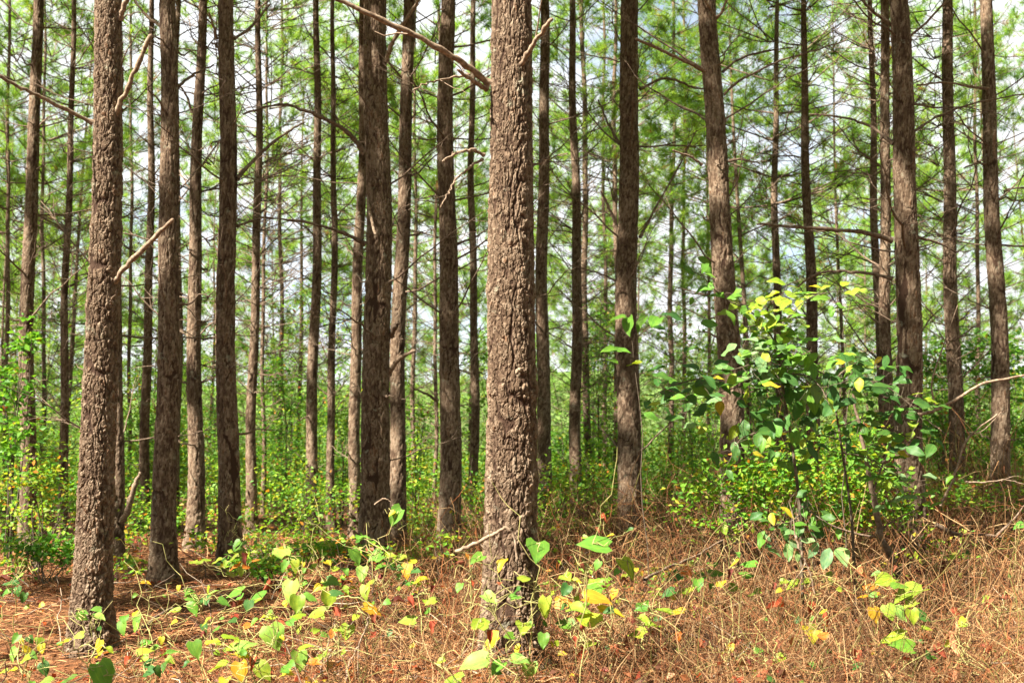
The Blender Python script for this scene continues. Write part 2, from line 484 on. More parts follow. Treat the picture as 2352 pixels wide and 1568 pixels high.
def whorl_block(seed, z0, z1, step=.33):
    """many dead branches of one far pine, joined"""
    g = np.random.default_rng(seed)
    K = 0; PP = []; RR = []
    z = z0
    while z < z1:
        for k in range(g.integers(3, 7)):
            a = g.uniform(0, 6.283); l = g.uniform(.6, 2.3) * (.6 + .5 * min(1, (z - z0) / 3)); up = g.uniform(-.02, .55)
            t = np.linspace(0, 1, 6)
            b = g.uniform(-.2, .35)
            x = t * l; zz = z + up * x + b * t * t * l + np.cumsum(g.normal(0, .015, 6)); yy = np.cumsum(g.normal(0, .03, 6))
            P = np.stack([x * math.cos(a) - yy * math.sin(a), x * math.sin(a) + yy * math.cos(a), zz], -1)
            PP.append(P); RR.append(.012 * (1 - .7 * t))
            for q in range(g.integers(1, 4)):
                i = g.integers(1, 5); d = norm(P[i] - P[i - 1] + g.normal(0, .35, 3) * .3); d = norm(d + g.normal(0, .45, 3))
                ll = l * g.uniform(.2, .45)
                PP.append(P[i] + d * ll * t[:, None] + np.array([0, 0, .1 * ll]) * (t ** 2)[:, None]); RR.append(.0055 * (1 - .5 * t))
        z += step * g.uniform(.7, 1.3)
    V, Q = tubes(np.array(PP), np.array(RR), 3, seed)
    me = make_mesh('dead_branches_%d' % seed, V, Q=Q); me.materials.append(M_DEAD)
    return me
WHORLS = [whorl_block(200 + i, 1.6, 8.5) for i in range(5)]

# ------------------------------------------------------------------ pine crowns (origin at the lowest live whorl)
def pine_crown(seed, length=8.0, radius=2.1, needles=26, soft=False):
    g = np.random.default_rng(seed)
    PP = []; RR = []; C = []; D = []
    z = 0.0
    while z < length:
        f = z / length
        for k in range(g.integers(2, 5)):
            a = g.uniform(0, 6.283)
            l = radius * (min(1, .6 + f * 1.6) * (1 - f) ** .62 + .12) * g.uniform(.5, 1.3)
            up = .25 + .75 * f + g.uniform(-.2, .2)
            t = np.linspace(0, 1, 6)
            x = t * l; zz = z + up * x * .8 + .15 * l * t * t; yy = np.cumsum(g.normal(0, .05, 6))
            P = np.stack([x * math.cos(a) - yy * math.sin(a), x * math.sin(a) + yy * math.cos(a), zz], -1)
            PP.append(P); RR.append(.016 * (1 - .75 * t) * (1.2 - .6 * f))
            ax = norm(P[-1] - P[0])
            for q in range(int(2.5 + l * 2.6) if not soft else int(1.8 + l * 1.7)):
                s = g.uniform(.45 if not soft else .25, 1.0) if q else 1.0; i = min(int(s * 5), 4); b = P[i] + (P[i + 1] - P[i]) * (s * 5 - i)
                d = norm(ax + g.normal(0, .55, 3) + np.array([0, 0, .25])); ll = g.uniform(.2, .6) * (1.15 - .5 * s)
                e = b + d * ll
                PP.append(b + (e - b) * t[:, None] + np.array([0, 0, .06]) * (t * (1 - t))[:, None]); RR.append(.006 * (1 - .4 * t))
                m = g.integers(5, 11) if not soft else g.integers(5, 10)
                for _ in range(m):
                    dd = norm(d + g.normal(0, .7, 3) + np.array([0, 0, .3])); c = e + dd * g.uniform(.02, .24 if not soft else .30)
                    PP.append(e + (c - e) * t[:, None]); RR.append(np.full(6, .003))
                    C.append(c); D.append(dd)
        z += g.uniform(.35, .68) if soft else g.uniform(.34, .6)
    V, Q = tubes(np.array(PP), np.array(RR), 3, seed)
    wood = make_mesh('live_branches_%d' % seed, V, Q=Q); wood.materials.append(M_DEAD)
    C = np.repeat(np.array(C), needles, 0); D = np.repeat(np.array(D), needles, 0)
    K = len(C)
    d = norm(D * .9 + g.normal(0, .62, (K, 3)) + np.array([0, 0, .12]))
    L = g.uniform(.16, .29, K)[:, None]; W = g.uniform(.0030, .0055, K)[:, None] * (1.15 if soft else 1.5)
    s = norm(np.cross(d, g.normal(size=(K, 3)))) * W
    base = C - D * g.uniform(0, .10, K)[:, None]
    tip = base + d * L - np.array([0, 0, .035]) * (L / .2)
    V = np.stack([base - s, base + s, tip], 1).reshape(-1, 3)
    T = np.arange(K * 3).reshape(K, 3)
    tuft = np.repeat(g.random(K // needles), needles)
    col = np.array((.085, .235, .040)) + tuft[:, None] * np.array((.21, .20, .005)) + g.random((K, 1)) * np.array((.03, .03, .01))
    brown = np.repeat(g.random(K // needles) < .03, needles); col[brown] = (.26, .13, .05)
    ndl = make_mesh('needles_%d' % seed, V, T=T, smooth=False, tint=np.repeat(col, 3, 0)); ndl.materials.append(M_NEEDLE)
    return wood, ndl
CROWNS = [pine_crown(300 + i, 7.2 + .5 * i, 1.30 + .1 * (i % 4), 28) for i in range(5)]

FAR_CROWNS = [pine_crown(340 + i, 8.6 + .5 * i, 2.7 + .2 * (i % 3), 18, True) for i in range(5)]
def add_crown(root, i, off, sc, rot, far=False):
    wood, ndl = (FAR_CROWNS if far else CROWNS)[i % 5]
    for nm, me in (('live_branches', wood), ('crown', ndl)):
        o = obj(nm, me, None, root, off); o.scale = (sc, sc, sc); o.rotation_euler = (0, 0, rot)

# ------------------------------------------------------------------ the pines one can name
# id: (x at base, x at top of picture, girth px low, girth px at top, depth, label)
PINES = {
 1: (207, 252, 82, 64, 7.3, 'thick dark pine at the left with a snapped bare branch stub pointing up right'),
 2: (62, 80, 36, 24, 14.6, 'straight pine near the left edge rising out of yellowing shrubs'),
 3: (143, 166, 21, 11, 17, 'slim pine between the left-edge pine and the thick dark pine'),
 4: (268, 270, 28, 15, 12.5, 'pine half hidden directly behind the thick dark left pine, with a low reddish limb'),
 5: (297, 303, 10, 6, 27, 'thread-thin far pine just right of the thick dark left pine'),
 6: (333, 350, 24, 12, 18, 'slender shaded pine left of the pine with the bare straw around its foot'),
 7: (377, 388, 55, 38, 10.5, 'stout brown pine standing on bare pine straw, third big trunk counted from the left edge'),
 8: (404, 410, 18, 12, 18, 'thin dark pine peeking out right behind the stout brown pine'),
 9: (447, 459, 38, 20, 13.6, 'medium pine with its left side brightly lit, between two stout brown pines'),
 10: (530, 515, 50, 36, 10.9, 'stout reddish pine leaning slightly left with yellow leaves round its foot'),
 11: (577, 596, 25, 13, 16, 'slim dark pine just right of the stout reddish pine'),
 12: (604, 612, 11, 5, 22, 'wand-thin pine right beside the slim dark pine'),
 13: (643, 646, 12, 6, 28, 'distant thin pine in the green gap left of the pale slim pine'),
 14: (716, 731, 28, 14, 17, 'pale sunlit slim pine standing alone in the green gap left of centre'),
 15: (760, 768, 20, 10, 19, 'dark slim pine right of the pale sunlit one'),
 16: (815, 833, 28, 20, 16, 'pine tucked against the left side of the big pine with arching dead branches'),
 17: (862, 864, 68, 55, 12, 'big pine left of centre with two long dead branches arching left'),
 18: (912, 934, 38, 28, 13.5, 'shaded pine touching the right side of the big pine with arching branches'),
 19: (950, 955, 12, 6, 26, 'thin far pine in the bright green gap left of the two-toned pine'),
 20: (997, 1008, 10, 6, 24, 'very thin pine close at the left of the two-toned pine'),
 21: (1030, 1030, 52, 34, 13, 'two-toned pine with a sunlit left flank, next on the left of the central trunk'),
 22: (1088, 1085, 22, 12, 20, 'slim dark pine between the two-toned pine and the central trunk'),
 23: (1172, 1168, 122, 98, 6.3, 'thickest pine at the centre with flaky sunlit grey-brown bark plates'),
 24: (1250, 1247, 34, 22, 18, 'dark pine immediately right of the thick central trunk'),
 25: (1326, 1317, 29, 15, 20, 'slim straight pine second to the right of the central trunk'),
 26: (1350, 1338, 18, 10, 25, 'thin pine half behind the slim straight pine right of centre'),
 27: (1392, 1385, 11, 6, 30, 'faint far pine just left of the broad pine right of centre'),
 28: (1448, 1440, 56, 42, 14, 'broad pine right of centre with vine leaves hanging before it at half height'),
 29: (1538, 1548, 14, 7, 27, 'distant dark thin pine left of the leafy sapling'),
 30: (1570, 1572, 11, 6, 32, 'fainter distant pine between the distant dark one and the leafy sapling'),
 31: (1688, 1632, 58, 44, 11.5, 'leaning pine wrapped by the sapling leaves with branches sweeping right up high'),
 32: (1790, 1780, 24, 10, 21, 'slim pine seen through the bright leaves of the sapling'),
 33: (1868, 1849, 33, 13, 16.5, 'slim dark pine rising behind the middle of the leafy sapling'),
 34: (2042, 1993, 26, 11, 17, 'thin crooked pine left of the pair of trunks on the right'),
 35: (2052, 2024, 30, 20, 14.5, 'pine close behind the left edge of the big right-hand trunk'),
 36: (2100, 2062, 64, 45, 10.8, 'big right-hand pine with sunlit flaky bark and long level dead branches'),
 37: (2201, 2172, 36, 24, 15, 'dark straight pine between the big right-hand pine and the sunlit edge pine'),
 38: (2300, 2270, 44, 28, 13.2, 'sunlit pale pine next to the right edge of the picture'),
 39: (2250, 2238, 12, 6, 27, 'thin far pine between the two right-edge pines'),
 40: (1418, 1412, 16, 8, 24, 'thin pine showing along the left side of the broad pine right of centre'),
 41: (97, 102, 11, 6, 26, 'thin dark pine right behind the left-edge pine'),
 42: (12, 22, 12, 7, 24, 'thin pine cut off by the left edge of the picture'),
}
TREES = {}
for tid, (xb, xt, wb, wt, Y, label) in PINES.items():
    g = np.random.default_rng(1000 + tid)
    P0 = ground_at(xb, Y); P1 = px(xt, 0, Y)
    zvis = P1[2] - P0[2]
    lean = (P1[0] - P0[0]) / zvis
    s_low, s_top = Y / F, Y / F * math.hypot(1, .42)
    r0 = wb * s_low / 2; r1 = wt * s_low / 2
    H = 15.5 + g.uniform(-1, 1.5)
    zc = max(7.6, zvis + .3)
    if Y > 20: zc = 5.6 + g.uniform(0, 1.6)
    def rfun(z, r0=r0, r1=r1, zv=zvis, H=H):
        z = np.asarray(z, float)
        a = r0 + (r1 - r0) * np.clip((z - 1) / (zv - 1), -.4, 1)
        b = r1 * np.clip((H - z) / (H - zv + 1e-3), .02, 1) ** .9
        return np.where(z > zv, b, a)
    amp_s = .018 if Y < 9 else .03
    ph = g.uniform(0, 6.28, 4)
    def Hp(z, lean=lean, ph=ph, a=amp_s):
        ww = np.clip(z / 1.5, 0, 1)
        return lean * z + a * ww * np.sin(z * .8 + ph[0]) + .4 * a * ww * np.sin(z * 2.1 + ph[1]), a * ww * np.sin(z * .7 + ph[2])
    whz = []
    z = g.uniform(.9, 1.5)
    while z < min(zvis + 1, zc):
        whz.append(z); z += g.uniform(.48, .85)
    if Y < 8: res = (.0046, .0062, .038, .105, .0135)
    elif Y < 12.2: res = (.0080, .0115, .040, .17, .0115)
    elif Y < 15.5: res = (.0115, .018, .040, .17, .0100)
    else: res = (.018, .030, .042, .17, .0078)
    root = bpy.data.objects.new('pine_tree', None); COL.objects.link(root)
    root.location = P0; root.empty_display_size = .3
    tag(root, label, 'pine tree', 'pines of the stand')
    me = trunk_mesh('trunk_%d' % tid, Hp, rfun, zvis + .25, H, res[0], res[1], res[2], res[3], min(res[4], r0 * .19), 40 + tid, whz, Y < 8)
    obj('trunk', me, M_BARK, root)
    TREES[tid] = (root, P0, Y, rfun, Hp, zvis)
    # dead branches
    if Y <= 20.5:
        for wz in whz:
            if wz < 1.6 and g.random() < .5: continue
            n = g.integers(1, 4) if wz < 2.6 else g.integers(2, 5)
            if tid in (1, 23): n = 1 if g.random() < .45 else 0
            if tid in (7, 10, 17, 36): n = max(1, n - 1)
            a0 = g.uniform(0, 6.28)
            for k in range(n):
                a = a0 + k * 6.283 / max(n, 1) + g.uniform(-.5, .5)
                short = g.random() < (.75 if wz < 2.4 else .28) or tid in (1, 23)
                me_ = STUBS[g.integers(len(STUBS))] if short else BRANCHES[g.integers(len(BRANCHES))]
                s = g.uniform(.5, 1.1) if short else g.uniform(.45, 1.15) * (.75 if tid in (7, 10) else 1)
                cx, cy = Hp(np.array(wz)); rr = float(rfun(np.array(wz))) * .75
                o = obj('branch', me_, None, root, (float(cx) + rr * math.cos(a), float(cy) + rr * math.sin(a), wz))
                o.rotation_euler = (g.uniform(-1, 1), -R(g.uniform(5, 42)), a); o.scale = (s, s, s)
    else:
        o = obj('dead_branches', WHORLS[tid % 5], None, root); o.rotation_euler = (0, math.atan(lean), g.uniform(0, 6.28)); o.scale = (.8, .8, .85)
    if 13 < Y <= 20.5 and tid % 2:
        o = obj('dead_twigs', WHORLS[(tid + 2) % 5], None, root, (float(Hp(np.array(4.0))[0]) * .0, 0, .6)); o.rotation_euler = (0, math.atan(lean), g.uniform(0, 6.28)); o.scale = (.65, .65, .9)
    cx, cy = Hp(np.array(zc))
    add_crown(root, tid, (float(cx), float(cy), zc), (H + .4 - zc) / (8.2 if Y <= 20 else 9.4), g.uniform(0, 6.28), Y > 20)

# ------------------------------------------------------------------ branches the photograph shows singly
def shown_branch(tid, pts, w0, w1, dy=0.0, pale=False, twigs=2, name='branch'):
    root, P0, Y, rfun, Hp, zv = TREES[tid]
    g = np.random.default_rng(int(pts[0][0] * 7 + pts[0][1]))
    n = len(pts)
    P = np.array([px(a, b, Y + dy * i / (n - 1)) for i, (a, b) in enumerate(pts)])
    S = smooth_path(P, 6); t = np.linspace(0, 1, len(S))
    S = S + g.normal(0, .004, S.shape) * np.clip(t * 4, 0, 1)[:, None]
    k = Y / F / 2
    A = Acc()
    r = k * (w0 + (w1 - w0) * t)
    r[0] *= 1.4
    A.tube(S - P0, r * (1 + g.normal(0, .11, len(S))), 7)
    for _ in range(twigs):
        i = g.integers(len(S) // 3, len(S) - 1); d = norm(norm(S[i] - S[i - 1]) + g.normal(0, .6, 3)); l = g.uniform(.12, .4)
        tt = np.linspace(0, 1, 5)[:, None]
        A.tube(S[i] - P0 + d * l * tt + g.normal(0, .012, (5, 3)) * tt, r[i] * .4 * (1 - .5 * tt[:, 0]), 4)
    # close the broken end
    e = S[-1] - P0; d = norm(S[-1] - S[-2]); A.tube(np.array([e, e + d * r[-1] * .8]), np.array([r[-1], r[-1] * .35]), 7)
    me = A.mesh('shown_branch'); me.materials.append(M_PALE if pale else M_DEAD)
    return obj(name, me, None, root)

SB = shown_branch
SB(1, [(262, 275), (285, 220), (312, 160), (345, 83)], 14, 10, -.25, True, 0)
SB(1, [(256, 660), (290, 610), (340, 560), (396, 505)], 14, 9, -.3, True, 0)
SB(1, [(212, 282), (150, 250), (95, 225), (40, 198), (-30, 160)], 10, 7, -.5, True, 1)
SB(1, [(276, 45), (285, 15), (300, -30)], 14, 12, -.1, True, 0)
SB(4, [(275, 1200), (290, 1180), (305, 1130), (322, 1085)], 18, 9, -.2, True, 0)
SB(23, [(1122, 192), (1070, 150), (1000, 106), (900, 55), (765, -3)], 17, 10, -.5, True, 1)
SB(23, [(1118, 205), (1085, 185), (1050, 162)], 13, 7, -.2, True, 1)
SB(23, [(1078, 172), (1030, 180), (990, 190), (948, 206)], 6, 3, -.3, True, 1)
SB(23, [(1186, 180), (1205, 135), (1238, 85), (1267, 43)], 14, 9, -.35, True, 1)
SB(23, [(1112, 356), (1090, 346), (1062, 348), (1032, 362), (1015, 372)], 10, 4, -.2, True, 1)
SB(23, [(1108, 366), (1080, 382), (1050, 410), (1030, 445), (1008, 476)], 7, 2, -.2, True, 1)
SB(23, [(1215, 856), (1198, 848), (1188, 856)], 14, 7, -.25, True, 0)
SB(17, [(838, 352), (812, 318), (780, 290), (735, 268), (690, 250), (640, 240), (560, 262)], 13, 5, -.5, False, 2)
SB(17, [(838, 560), (800, 540), (760, 525), (690, 508), (585, 497)], 10, 4, -.5, False, 3)
SB(17, [(892, 858), (905, 838), (925, 818), (951, 806)], 13, 8, -.3, True, 0)
SB(17, [(886, 142), (900, 100), (930, 50), (965, -5)], 12, 8, -.3, True, 1)
SB(17, [(848, 440), (846, 470), (855, 510), (862, 540)], 8, 6, -.35, True, 1)
SB(17, [(898, 770), (905, 755), (912, 742)], 14, 9, -.2, False, 0)
SB(21, [(1005, 920), (980, 905), (950, 893)], 8, 4, -.2, False, 1)
SB(21, [(1050, 560), (1090, 545), (1130, 520)], 6, 3, .3, False, 1)
SB(31, [(1618, 162), (1580, 145), (1520, 115), (1460, 90)], 10, 6, -.4, True, 2)
SB(31, [(1662, 218), (1700, 185), (1780, 145), (1860, 120), (1945, 92)], 7, 3, -.3, False, 3)
SB(31, [(1660, 165), (1700, 135), (1760, 118), (1820, 110)], 7, 3, .3, False, 3)
SB(31, [(1612, 378), (1585, 360), (1545, 345)], 7, 4, -.2, True, 1)
SB(31, [(1665, 372), (1700, 366), (1745, 375)], 8, 4, -.2, False, 1)
SB(31, [(1645, 45), (1625, 10), (1600, -30)], 9, 6, -.2, True, 1)
SB(31, [(1640, 48), (1662, 20), (1672, -20)], 8, 5, -.2, True, 1)
SB(36, [(2048, 552), (1990, 535), (1920, 528), (1830, 522), (1740, 514)], 13, 5, -.4, False, 3)
SB(36, [(2050, 640), (1990, 626), (1920, 622), (1870, 632), (1830, 660)], 9, 4, .2, False, 2)
SB(36, [(2052, 330), (2000, 292), (1940, 270), (1860, 262)], 9, 4, .4, False, 3)
SB(36, [(2108, 545), (2160, 560), (2200, 580)], 7, 3, .2, False, 2)
SB(36, [(2052, 60), (2010, 30), (1970, -10)], 9, 6, -.2, False, 1)
SB(36, [(2095, 305), (2150, 270), (2230, 240), (2352, 215)], 7, 4, .5, False, 3)
SB(38, [(2290, 392), (2282, 345), (2285, 300)], 9, 6, -.25, True, 0)
SB(38, [(2305, 440), (2330, 432), (2370, 432)], 6, 4, -.1, False, 1)
SB(38, [(2284, 205), (2240, 200), (2170, 190), (2105, 195)], 8, 4, -.5, True, 2)
SB(38, [(2285, 385), (2250, 375), (2215, 385)], 7, 4, -.2, False, 1)
SB(28, [(1470, 545), (1510, 470), (1560, 380), (1600, 300)], 7, 3, .4, False, 3)
SB(28, [(1425, 540), (1400, 480), (1380, 440)], 8, 4, -.2, False, 1)
SB(28, [(1470, 205), (1530, 180), (1590, 200), (1620, 205)], 7, 4, .4, False, 2)
SB(28, [(1422, 330), (1395, 280), (1375, 230)], 7, 4, .2, False, 1)
SB(9, [(442, 260), (425, 215), (400, 185)], 7, 4, -.2, True, 1)
SB(10, [(498, 90), (490, 60), (480, 30)], 7, 5, -.2, True, 1)
SB(10, [(545, 410), (590, 360), (650, 310), (700, 280)], 10, 4, .4, False, 2)
SB(10, [(538, 90), (580, 60), (620, 10)], 8, 5, .2, False, 1)
SB(10, [(545, 520), (580, 505), (620, 498)], 6, 3, .2, False, 2)
SB(7, [(408, 200), (440, 175), (490, 150)], 8, 4, .2, False, 2)
SB(7, [(370, 60), (330, 30), (305, -5)], 9, 5, .2, True, 1)

# ------------------------------------------------------------------ more of the stand: further back, and round the frame
TRUNKS = []
for i in range(4):
    g = np.random.default_rng(600 + i)
    ph = g.uniform(0, 6.28, 3)
    TRUNKS.append(trunk_mesh('far_trunk_%d' % i, lambda z, ph=ph: (.05 * np.sin(z * .5 + ph[0]) * np.clip(z / 2, 0, 1), .04 * np.sin(z * .6 + ph[1])),
                             lambda z: .09 * np.clip(1 - np.asarray(z, float) / 16.2, .05, 1.1) ** .75, 11.5, 16.0, .035, .055, .05, .12, .006, 700 + i, list(np.arange(1.2, 11, .62))))
    TRUNKS[-1].materials.append(M_BARK)
used = [(TREES[k][1][0], TREES[k][1][1]) for k in TREES]
BACK_N = 0
def stand_pine(x, y, label, group, zc, hs, ds, g, rotz=None, whorl=True):
    root = bpy.data.objects.new('pine_tree', None); COL.objects.link(root)
    root.location = (x, y, float(gz(x, y)) - .03); root.empty_display_size = .3
    root.rotation_euler = (g.normal(0, .018), g.normal(0, .018), g.uniform(0, 6.28))
    tag(root, label, 'pine tree', group)
    o = obj('trunk', TRUNKS[g.integers(4)], None, root); o.scale = (ds, ds, hs)
    if whorl:
        o = obj('dead_branches', WHORLS[g.integers(5)], None, root); o.rotation_euler = (0, 0, g.uniform(0, 6.28)); o.scale = (1, 1, zc / 7.6)
    add_crown(root, int(g.integers(5)), (0, 0, zc), (15.6 * hs - zc) / (8.2 if whorl is False else 9.2) * 1.05, g.uniform(0, 6.28), whorl)
    return root
g = np.random.default_rng(77)
tries = 0
cands = []
while len(cands) < 48 and tries < 6000:
    tries += 1
    y = 23 + 36 * g.random() ** .9
    x = g.uniform(-1, 1) * (.50 * y + 3)
    if min((x - a) ** 2 + (y - b) ** 2 for a, b in used) < (2.0 + .012 * y) ** 2: continue
    used.append((x, y)); cands.append((x, y))
cands.sort(key=lambda c: c[1])
SHORT = {1: 'thick dark left pine', 7: 'stout brown pine', 10: 'stout reddish pine', 14: 'pale slim pine', 17: 'big arching-branch pine', 21: 'two-toned pine', 23: 'central trunk', 28: 'broad pine', 31: 'leaning pine', 36: 'big right-hand pine', 38: 'sunlit edge pine'}
MARKS = sorted((float(TREES[k][1][0] / TREES[k][2]), SHORT[k]) for k in SHORT)
gaps = {}
for (x, y) in cands:
    gi = sum(1 for m in MARKS if m[0] < x / y)
    gaps.setdefault((gi, y > 38), []).append((x / y, x, y))
ORD = 'first second third fourth fifth sixth seventh eighth ninth tenth eleventh twelfth thirteenth fourteenth fifteenth sixteenth'.split()
for (gi, far), lst in sorted(gaps.items()):
    lst.sort()
    where = 'left of the ' + MARKS[0][1] if gi == 0 else 'right of the ' + MARKS[-1][1] if gi == len(MARKS) else 'between the ' + MARKS[gi - 1][1] + ' and ' + MARKS[gi][1]
    for i, (_, x, y) in enumerate(lst):
        kind_ = 'thin far pine' if far else 'slim bare-stemmed pine'
        lab = kind_ + (', ' + ORD[i] + ' from left,' if len(lst) > 1 else '') + ' ' + where
        stand_pine(x, y, lab, 'pines of the far ranks' if far else 'pines of the second rank', g.uniform(3.2, 6.0), g.uniform(.85, 1.08), g.uniform(.6, 1.05), g)
# neighbours of the same stand just outside the frame: they shade the floor
EDGE = [(-4.6, 6.6), (-8.8, 8.2), (-12.6, 4.6), (-10.4, 13.0), (-13.4, -4.4), (-14.6, 17.4), (2.6, -4.2), (6.8, 6.0), (10.4, 11.4), (-18.6, 9.2), (-2.2, -9.4)]
ge = np.random.default_rng(5)
while len(EDGE) < 125:                      # the stand goes on behind the camera and to both sides
    rr_, aa_ = 5.5 + 24 * ge.random() ** .8, ge.uniform(0, 6.283)
    x, y = rr_ * math.sin(aa_), rr_ * math.cos(aa_) + 3
    if y > 0 and abs(x) < .5 * y + 2.2: continue
    if -13 < x < 1.5 and -8.5 < y < 5.5 and (x + 6) ** 2 / 60 + (y + 1) ** 2 / 40 < 1: continue      # a gap in the canopy lets the sun on to the foreground
    if x < 0 and y < 24 and ge.random() < .78: continue
    if min((x - a) ** 2 + (y - b) ** 2 for a, b in EDGE) < 2.5 ** 2: continue
    EDGE.append((x, y))
for i, (x, y) in enumerate(EDGE):
    stand_pine(x, y, 'pine of the same stand standing just outside the frame', 'pines around the clearing edge', g.uniform(6.8, 8.2), g.uniform(.95, 1.1), g.uniform(1.1, 1.5), g, whorl=False)

# ------------------------------------------------------------------ far woods across the valley (one mass)
def far_woods():
    g = np.random.default_rng(31)
    A = Acc()
    n = 560
    for k in range(n):
        y = 78 + 235 * g.random() ** .9
        x = g.uniform(-1, 1) * (.52 * y + 12)
        h = g.uniform(7, 13); r = g.uniform(1.6, 3.2); z = float(gz(x, y))
        m = 330
        t = g.random(m) ** .8; ang = g.uniform(0, 6.28, m)
        lob = 1 + .35 * np.sin(ang * 3 + k) * np.sin(t * 9 + k * 2)
        rad = r * np.sqrt(np.clip(t * 1.9, 0, 1)) * np.clip(1.08 - t, .05, 1) ** .6 * (.55 + .5 * g.random(m)) * lob
        C = np.stack([x + rad * np.cos(ang), y + rad * np.sin(ang), z + h * (.14 + .86 * t) + g.normal(0, .25, m)], -1)
        s = g.uniform(.22, .52, m)[:, None]
        a = norm(g.normal(size=(m, 3))) * s; b = norm(g.normal(size=(m, 3))) * s
        V = np.stack([C - a * .5, C + a * .5, C + b], 1).reshape(-1, 3)
        base = np.array((.11, .185, .062)) * g.uniform(.75, 1.35) + np.array((.05, .035, 0)) * g.random()
        col = np.repeat(base[None] * g.uniform(.75, 1.3, (m, 1)), 3, 0)
        A.add(V, T=np.arange(m * 3).reshape(m, 3), col=col)
    o = obj('far_woods', A.mesh('far_woods', False), M_TINTLEAF)
    tag(o, 'pale green wooded slope across the valley behind all the trunks', 'woods', kind='stuff')
far_woods()

# ------------------------------------------------------------------ undergrowth
PAL = np.array([(.085, .23, .028), (.15, .33, .030), (.21, .36, .032), (.31, .40, .035), (.36, .29, .03), (.48, .20, .03), (.26, .08, .025)])
def pick_tints(g, n, p):
    i = g.choice(len(PAL), n, p=np.array(p) / sum(p))
    return PAL[i] * g.uniform(.75, 1.2, (n, 1))

def leaf_cloud(A, g, centre, rad, n, size, p, flat=.6):
    """leaves in clumps through an ellipsoid"""
    k = max(4, n // 14)
    q = norm(g.normal(size=(k, 3))) * (g.random((k, 1)) ** .45) * np.array(rad) + np.array(centre)
    idx = g.integers(k, size=n)
    C = q[idx] + g.normal(0, 1, (n, 3)) * np.array([.11, .11, .05]) * (min(rad) / .5 + .4)
    ax = norm(g.normal(size=(n, 3)) * np.array([1, 1, .45]) + np.array([0, 0, -.2]))
    up = norm(np.array([-.15, -.25, 1.0]) + g.normal(0, flat, (n, 3)))
    Nn = norm(up - ax * np.sum(up * ax, 1, keepdims=True))
    L = size * g.uniform(.65, 1.35, n); V, T = leaf_quads(C, ax, Nn, L, L * g.uniform(.5, .75, n))
    A.add(V, T=T, col=np.repeat(pick_tints(g, n, p), 5, 0))
    return q

def undergrowth():
    g = np.random.default_rng(41)
    A = Acc()
    W_ = Acc()
    for k in range(330):
        y = 14.5 + 30 * g.random() ** 1.15
        x = g.uniform(-1, 1) * (.49 * y + 1)
        h = g.uniform(.35, 1.25) * (1 + .035 * (y - 14))
        z = float(gz(x, y))
        n = int(150 + 170 * g.random())
        p = [4, 5, 4, 2.4, .7, .3, .15] if g.random() < .75 else [2, 3, 4, 4, 2.2, .9, .3]
        r = g.uniform(.4, .95) * (1 + .012 * (y - 14))
        q = leaf_cloud(A, g, (x, y, z + h * .62), (r, r, h * .55), n, .062 + .0012 * (y - 14), p)
        for c in q[:5]:
            P = smooth_path([(x + g.normal(0, .05), y + g.normal(0, .05), z), (x * .6 + c[0] * .4, y * .6 + c[1] * .4, z + (c[2] - z) * .6), c], 3)
            W_.tube(P, .004, 3)
    for k in range(70):
        y = 8.2 + 6.5 * g.random(); x = g.uniform(-1, 1) * (.48 * y); z = float(gz(x, y)); h = g.uniform(.12, .42)
        if x < -1.5 and y < 10: continue
        q = leaf_cloud(A, g, (x, y, z + h), (g.uniform(.15, .35), .2, h * .5), int(g.uniform(18, 46)), .06, [3, 4, 4, 3, 2, 1, .8])
        for c in q[:3]: W_.tube(smooth_path([(x, y, z), (x * .7 + c[0] * .3, y, z + h * .6), c], 3), .003, 3)
    for k in range(170):
        y = 19 + 31 * g.random(); x = g.uniform(-1, 1) * (.49 * y + 1); h = g.uniform(1.6, 3.4) + (g.random() < .45) * g.uniform(.8, 3.0) * min(1, (y - 16) / 10); z = float(gz(x, y)); r = g.uniform(.5, 1.0)
        p = [7, 5, 2, .6, .2, .1, .1] if g.random() < .6 else [4, 5, 4, 2, .4, .2, .1]
        for f in (.3, .5, .72, .92):
            q = leaf_cloud(A, g, (x + g.normal(0, .2), y + g.normal(0, .2), z + h * f), (r * (1.15 - .5 * f), r * (1.15 - .5 * f), h * .22), 210, .085, p)
            for c in q[:3]: W_.tube(smooth_path([(x, y, z), (x, y, z + h * f * .6), c], 3), .007, 3)
    o = obj('undergrowth', A.mesh('undergrowth', False), M_TINTLEAF)
    tag(o, 'bright green low shrubs covering the forest floor behind the trunks', 'undergrowth', kind='stuff')
    s = obj('stems', W_.mesh('undergrowth_stems'), M_TWIG, o)
undergrowth()

def broad_shrub(name, label, base_px, Y, blobs, leaf, p, cat='shrub', stems=4, dens=1.0, group=None, flat=.6):
    """a shrub or young tree: blobs = [(vx, vy, radius px x, radius px y, leaf count)]"""
    g = np.random.default_rng(int(base_px * 3 + Y * 10))
    P0 = ground_at(base_px, Y)
    root = bpy.data.objects.new(name, None); COL.objects.link(root); root.location = P0; root.empty_display_size = .2
    tag(root, label, cat, group)
    A = Acc(); W_ = Acc(); k = Y / F
    for (vx, vy, rx, ry, n) in blobs:
        c = px(vx, vy, Y + g.uniform(-.3, .3)) - P0
        q = leaf_cloud(A, g, c, (rx * k, max(rx * k * .7, .15), ry * k), int(n * dens), leaf, p, flat)
        for e in q[:stems]:
            mid = np.array((c[0] * .25 + e[0] * .2, c[1] * .4, max(.05, e[2] * .55))) + g.normal(0, .04, 3)
            S = smooth_path([g.normal(0, .03, 3) * np.array([1, 1, 0]), mid, e], 5)
            W_.tube(S, np.linspace(.009, .003, len(S)), 4)
    obj('stem', W_.mesh('stem'), M_TWIG, root)
    obj('crown', A.mesh('crown', False), M_TINTLEAF, root)
    return root

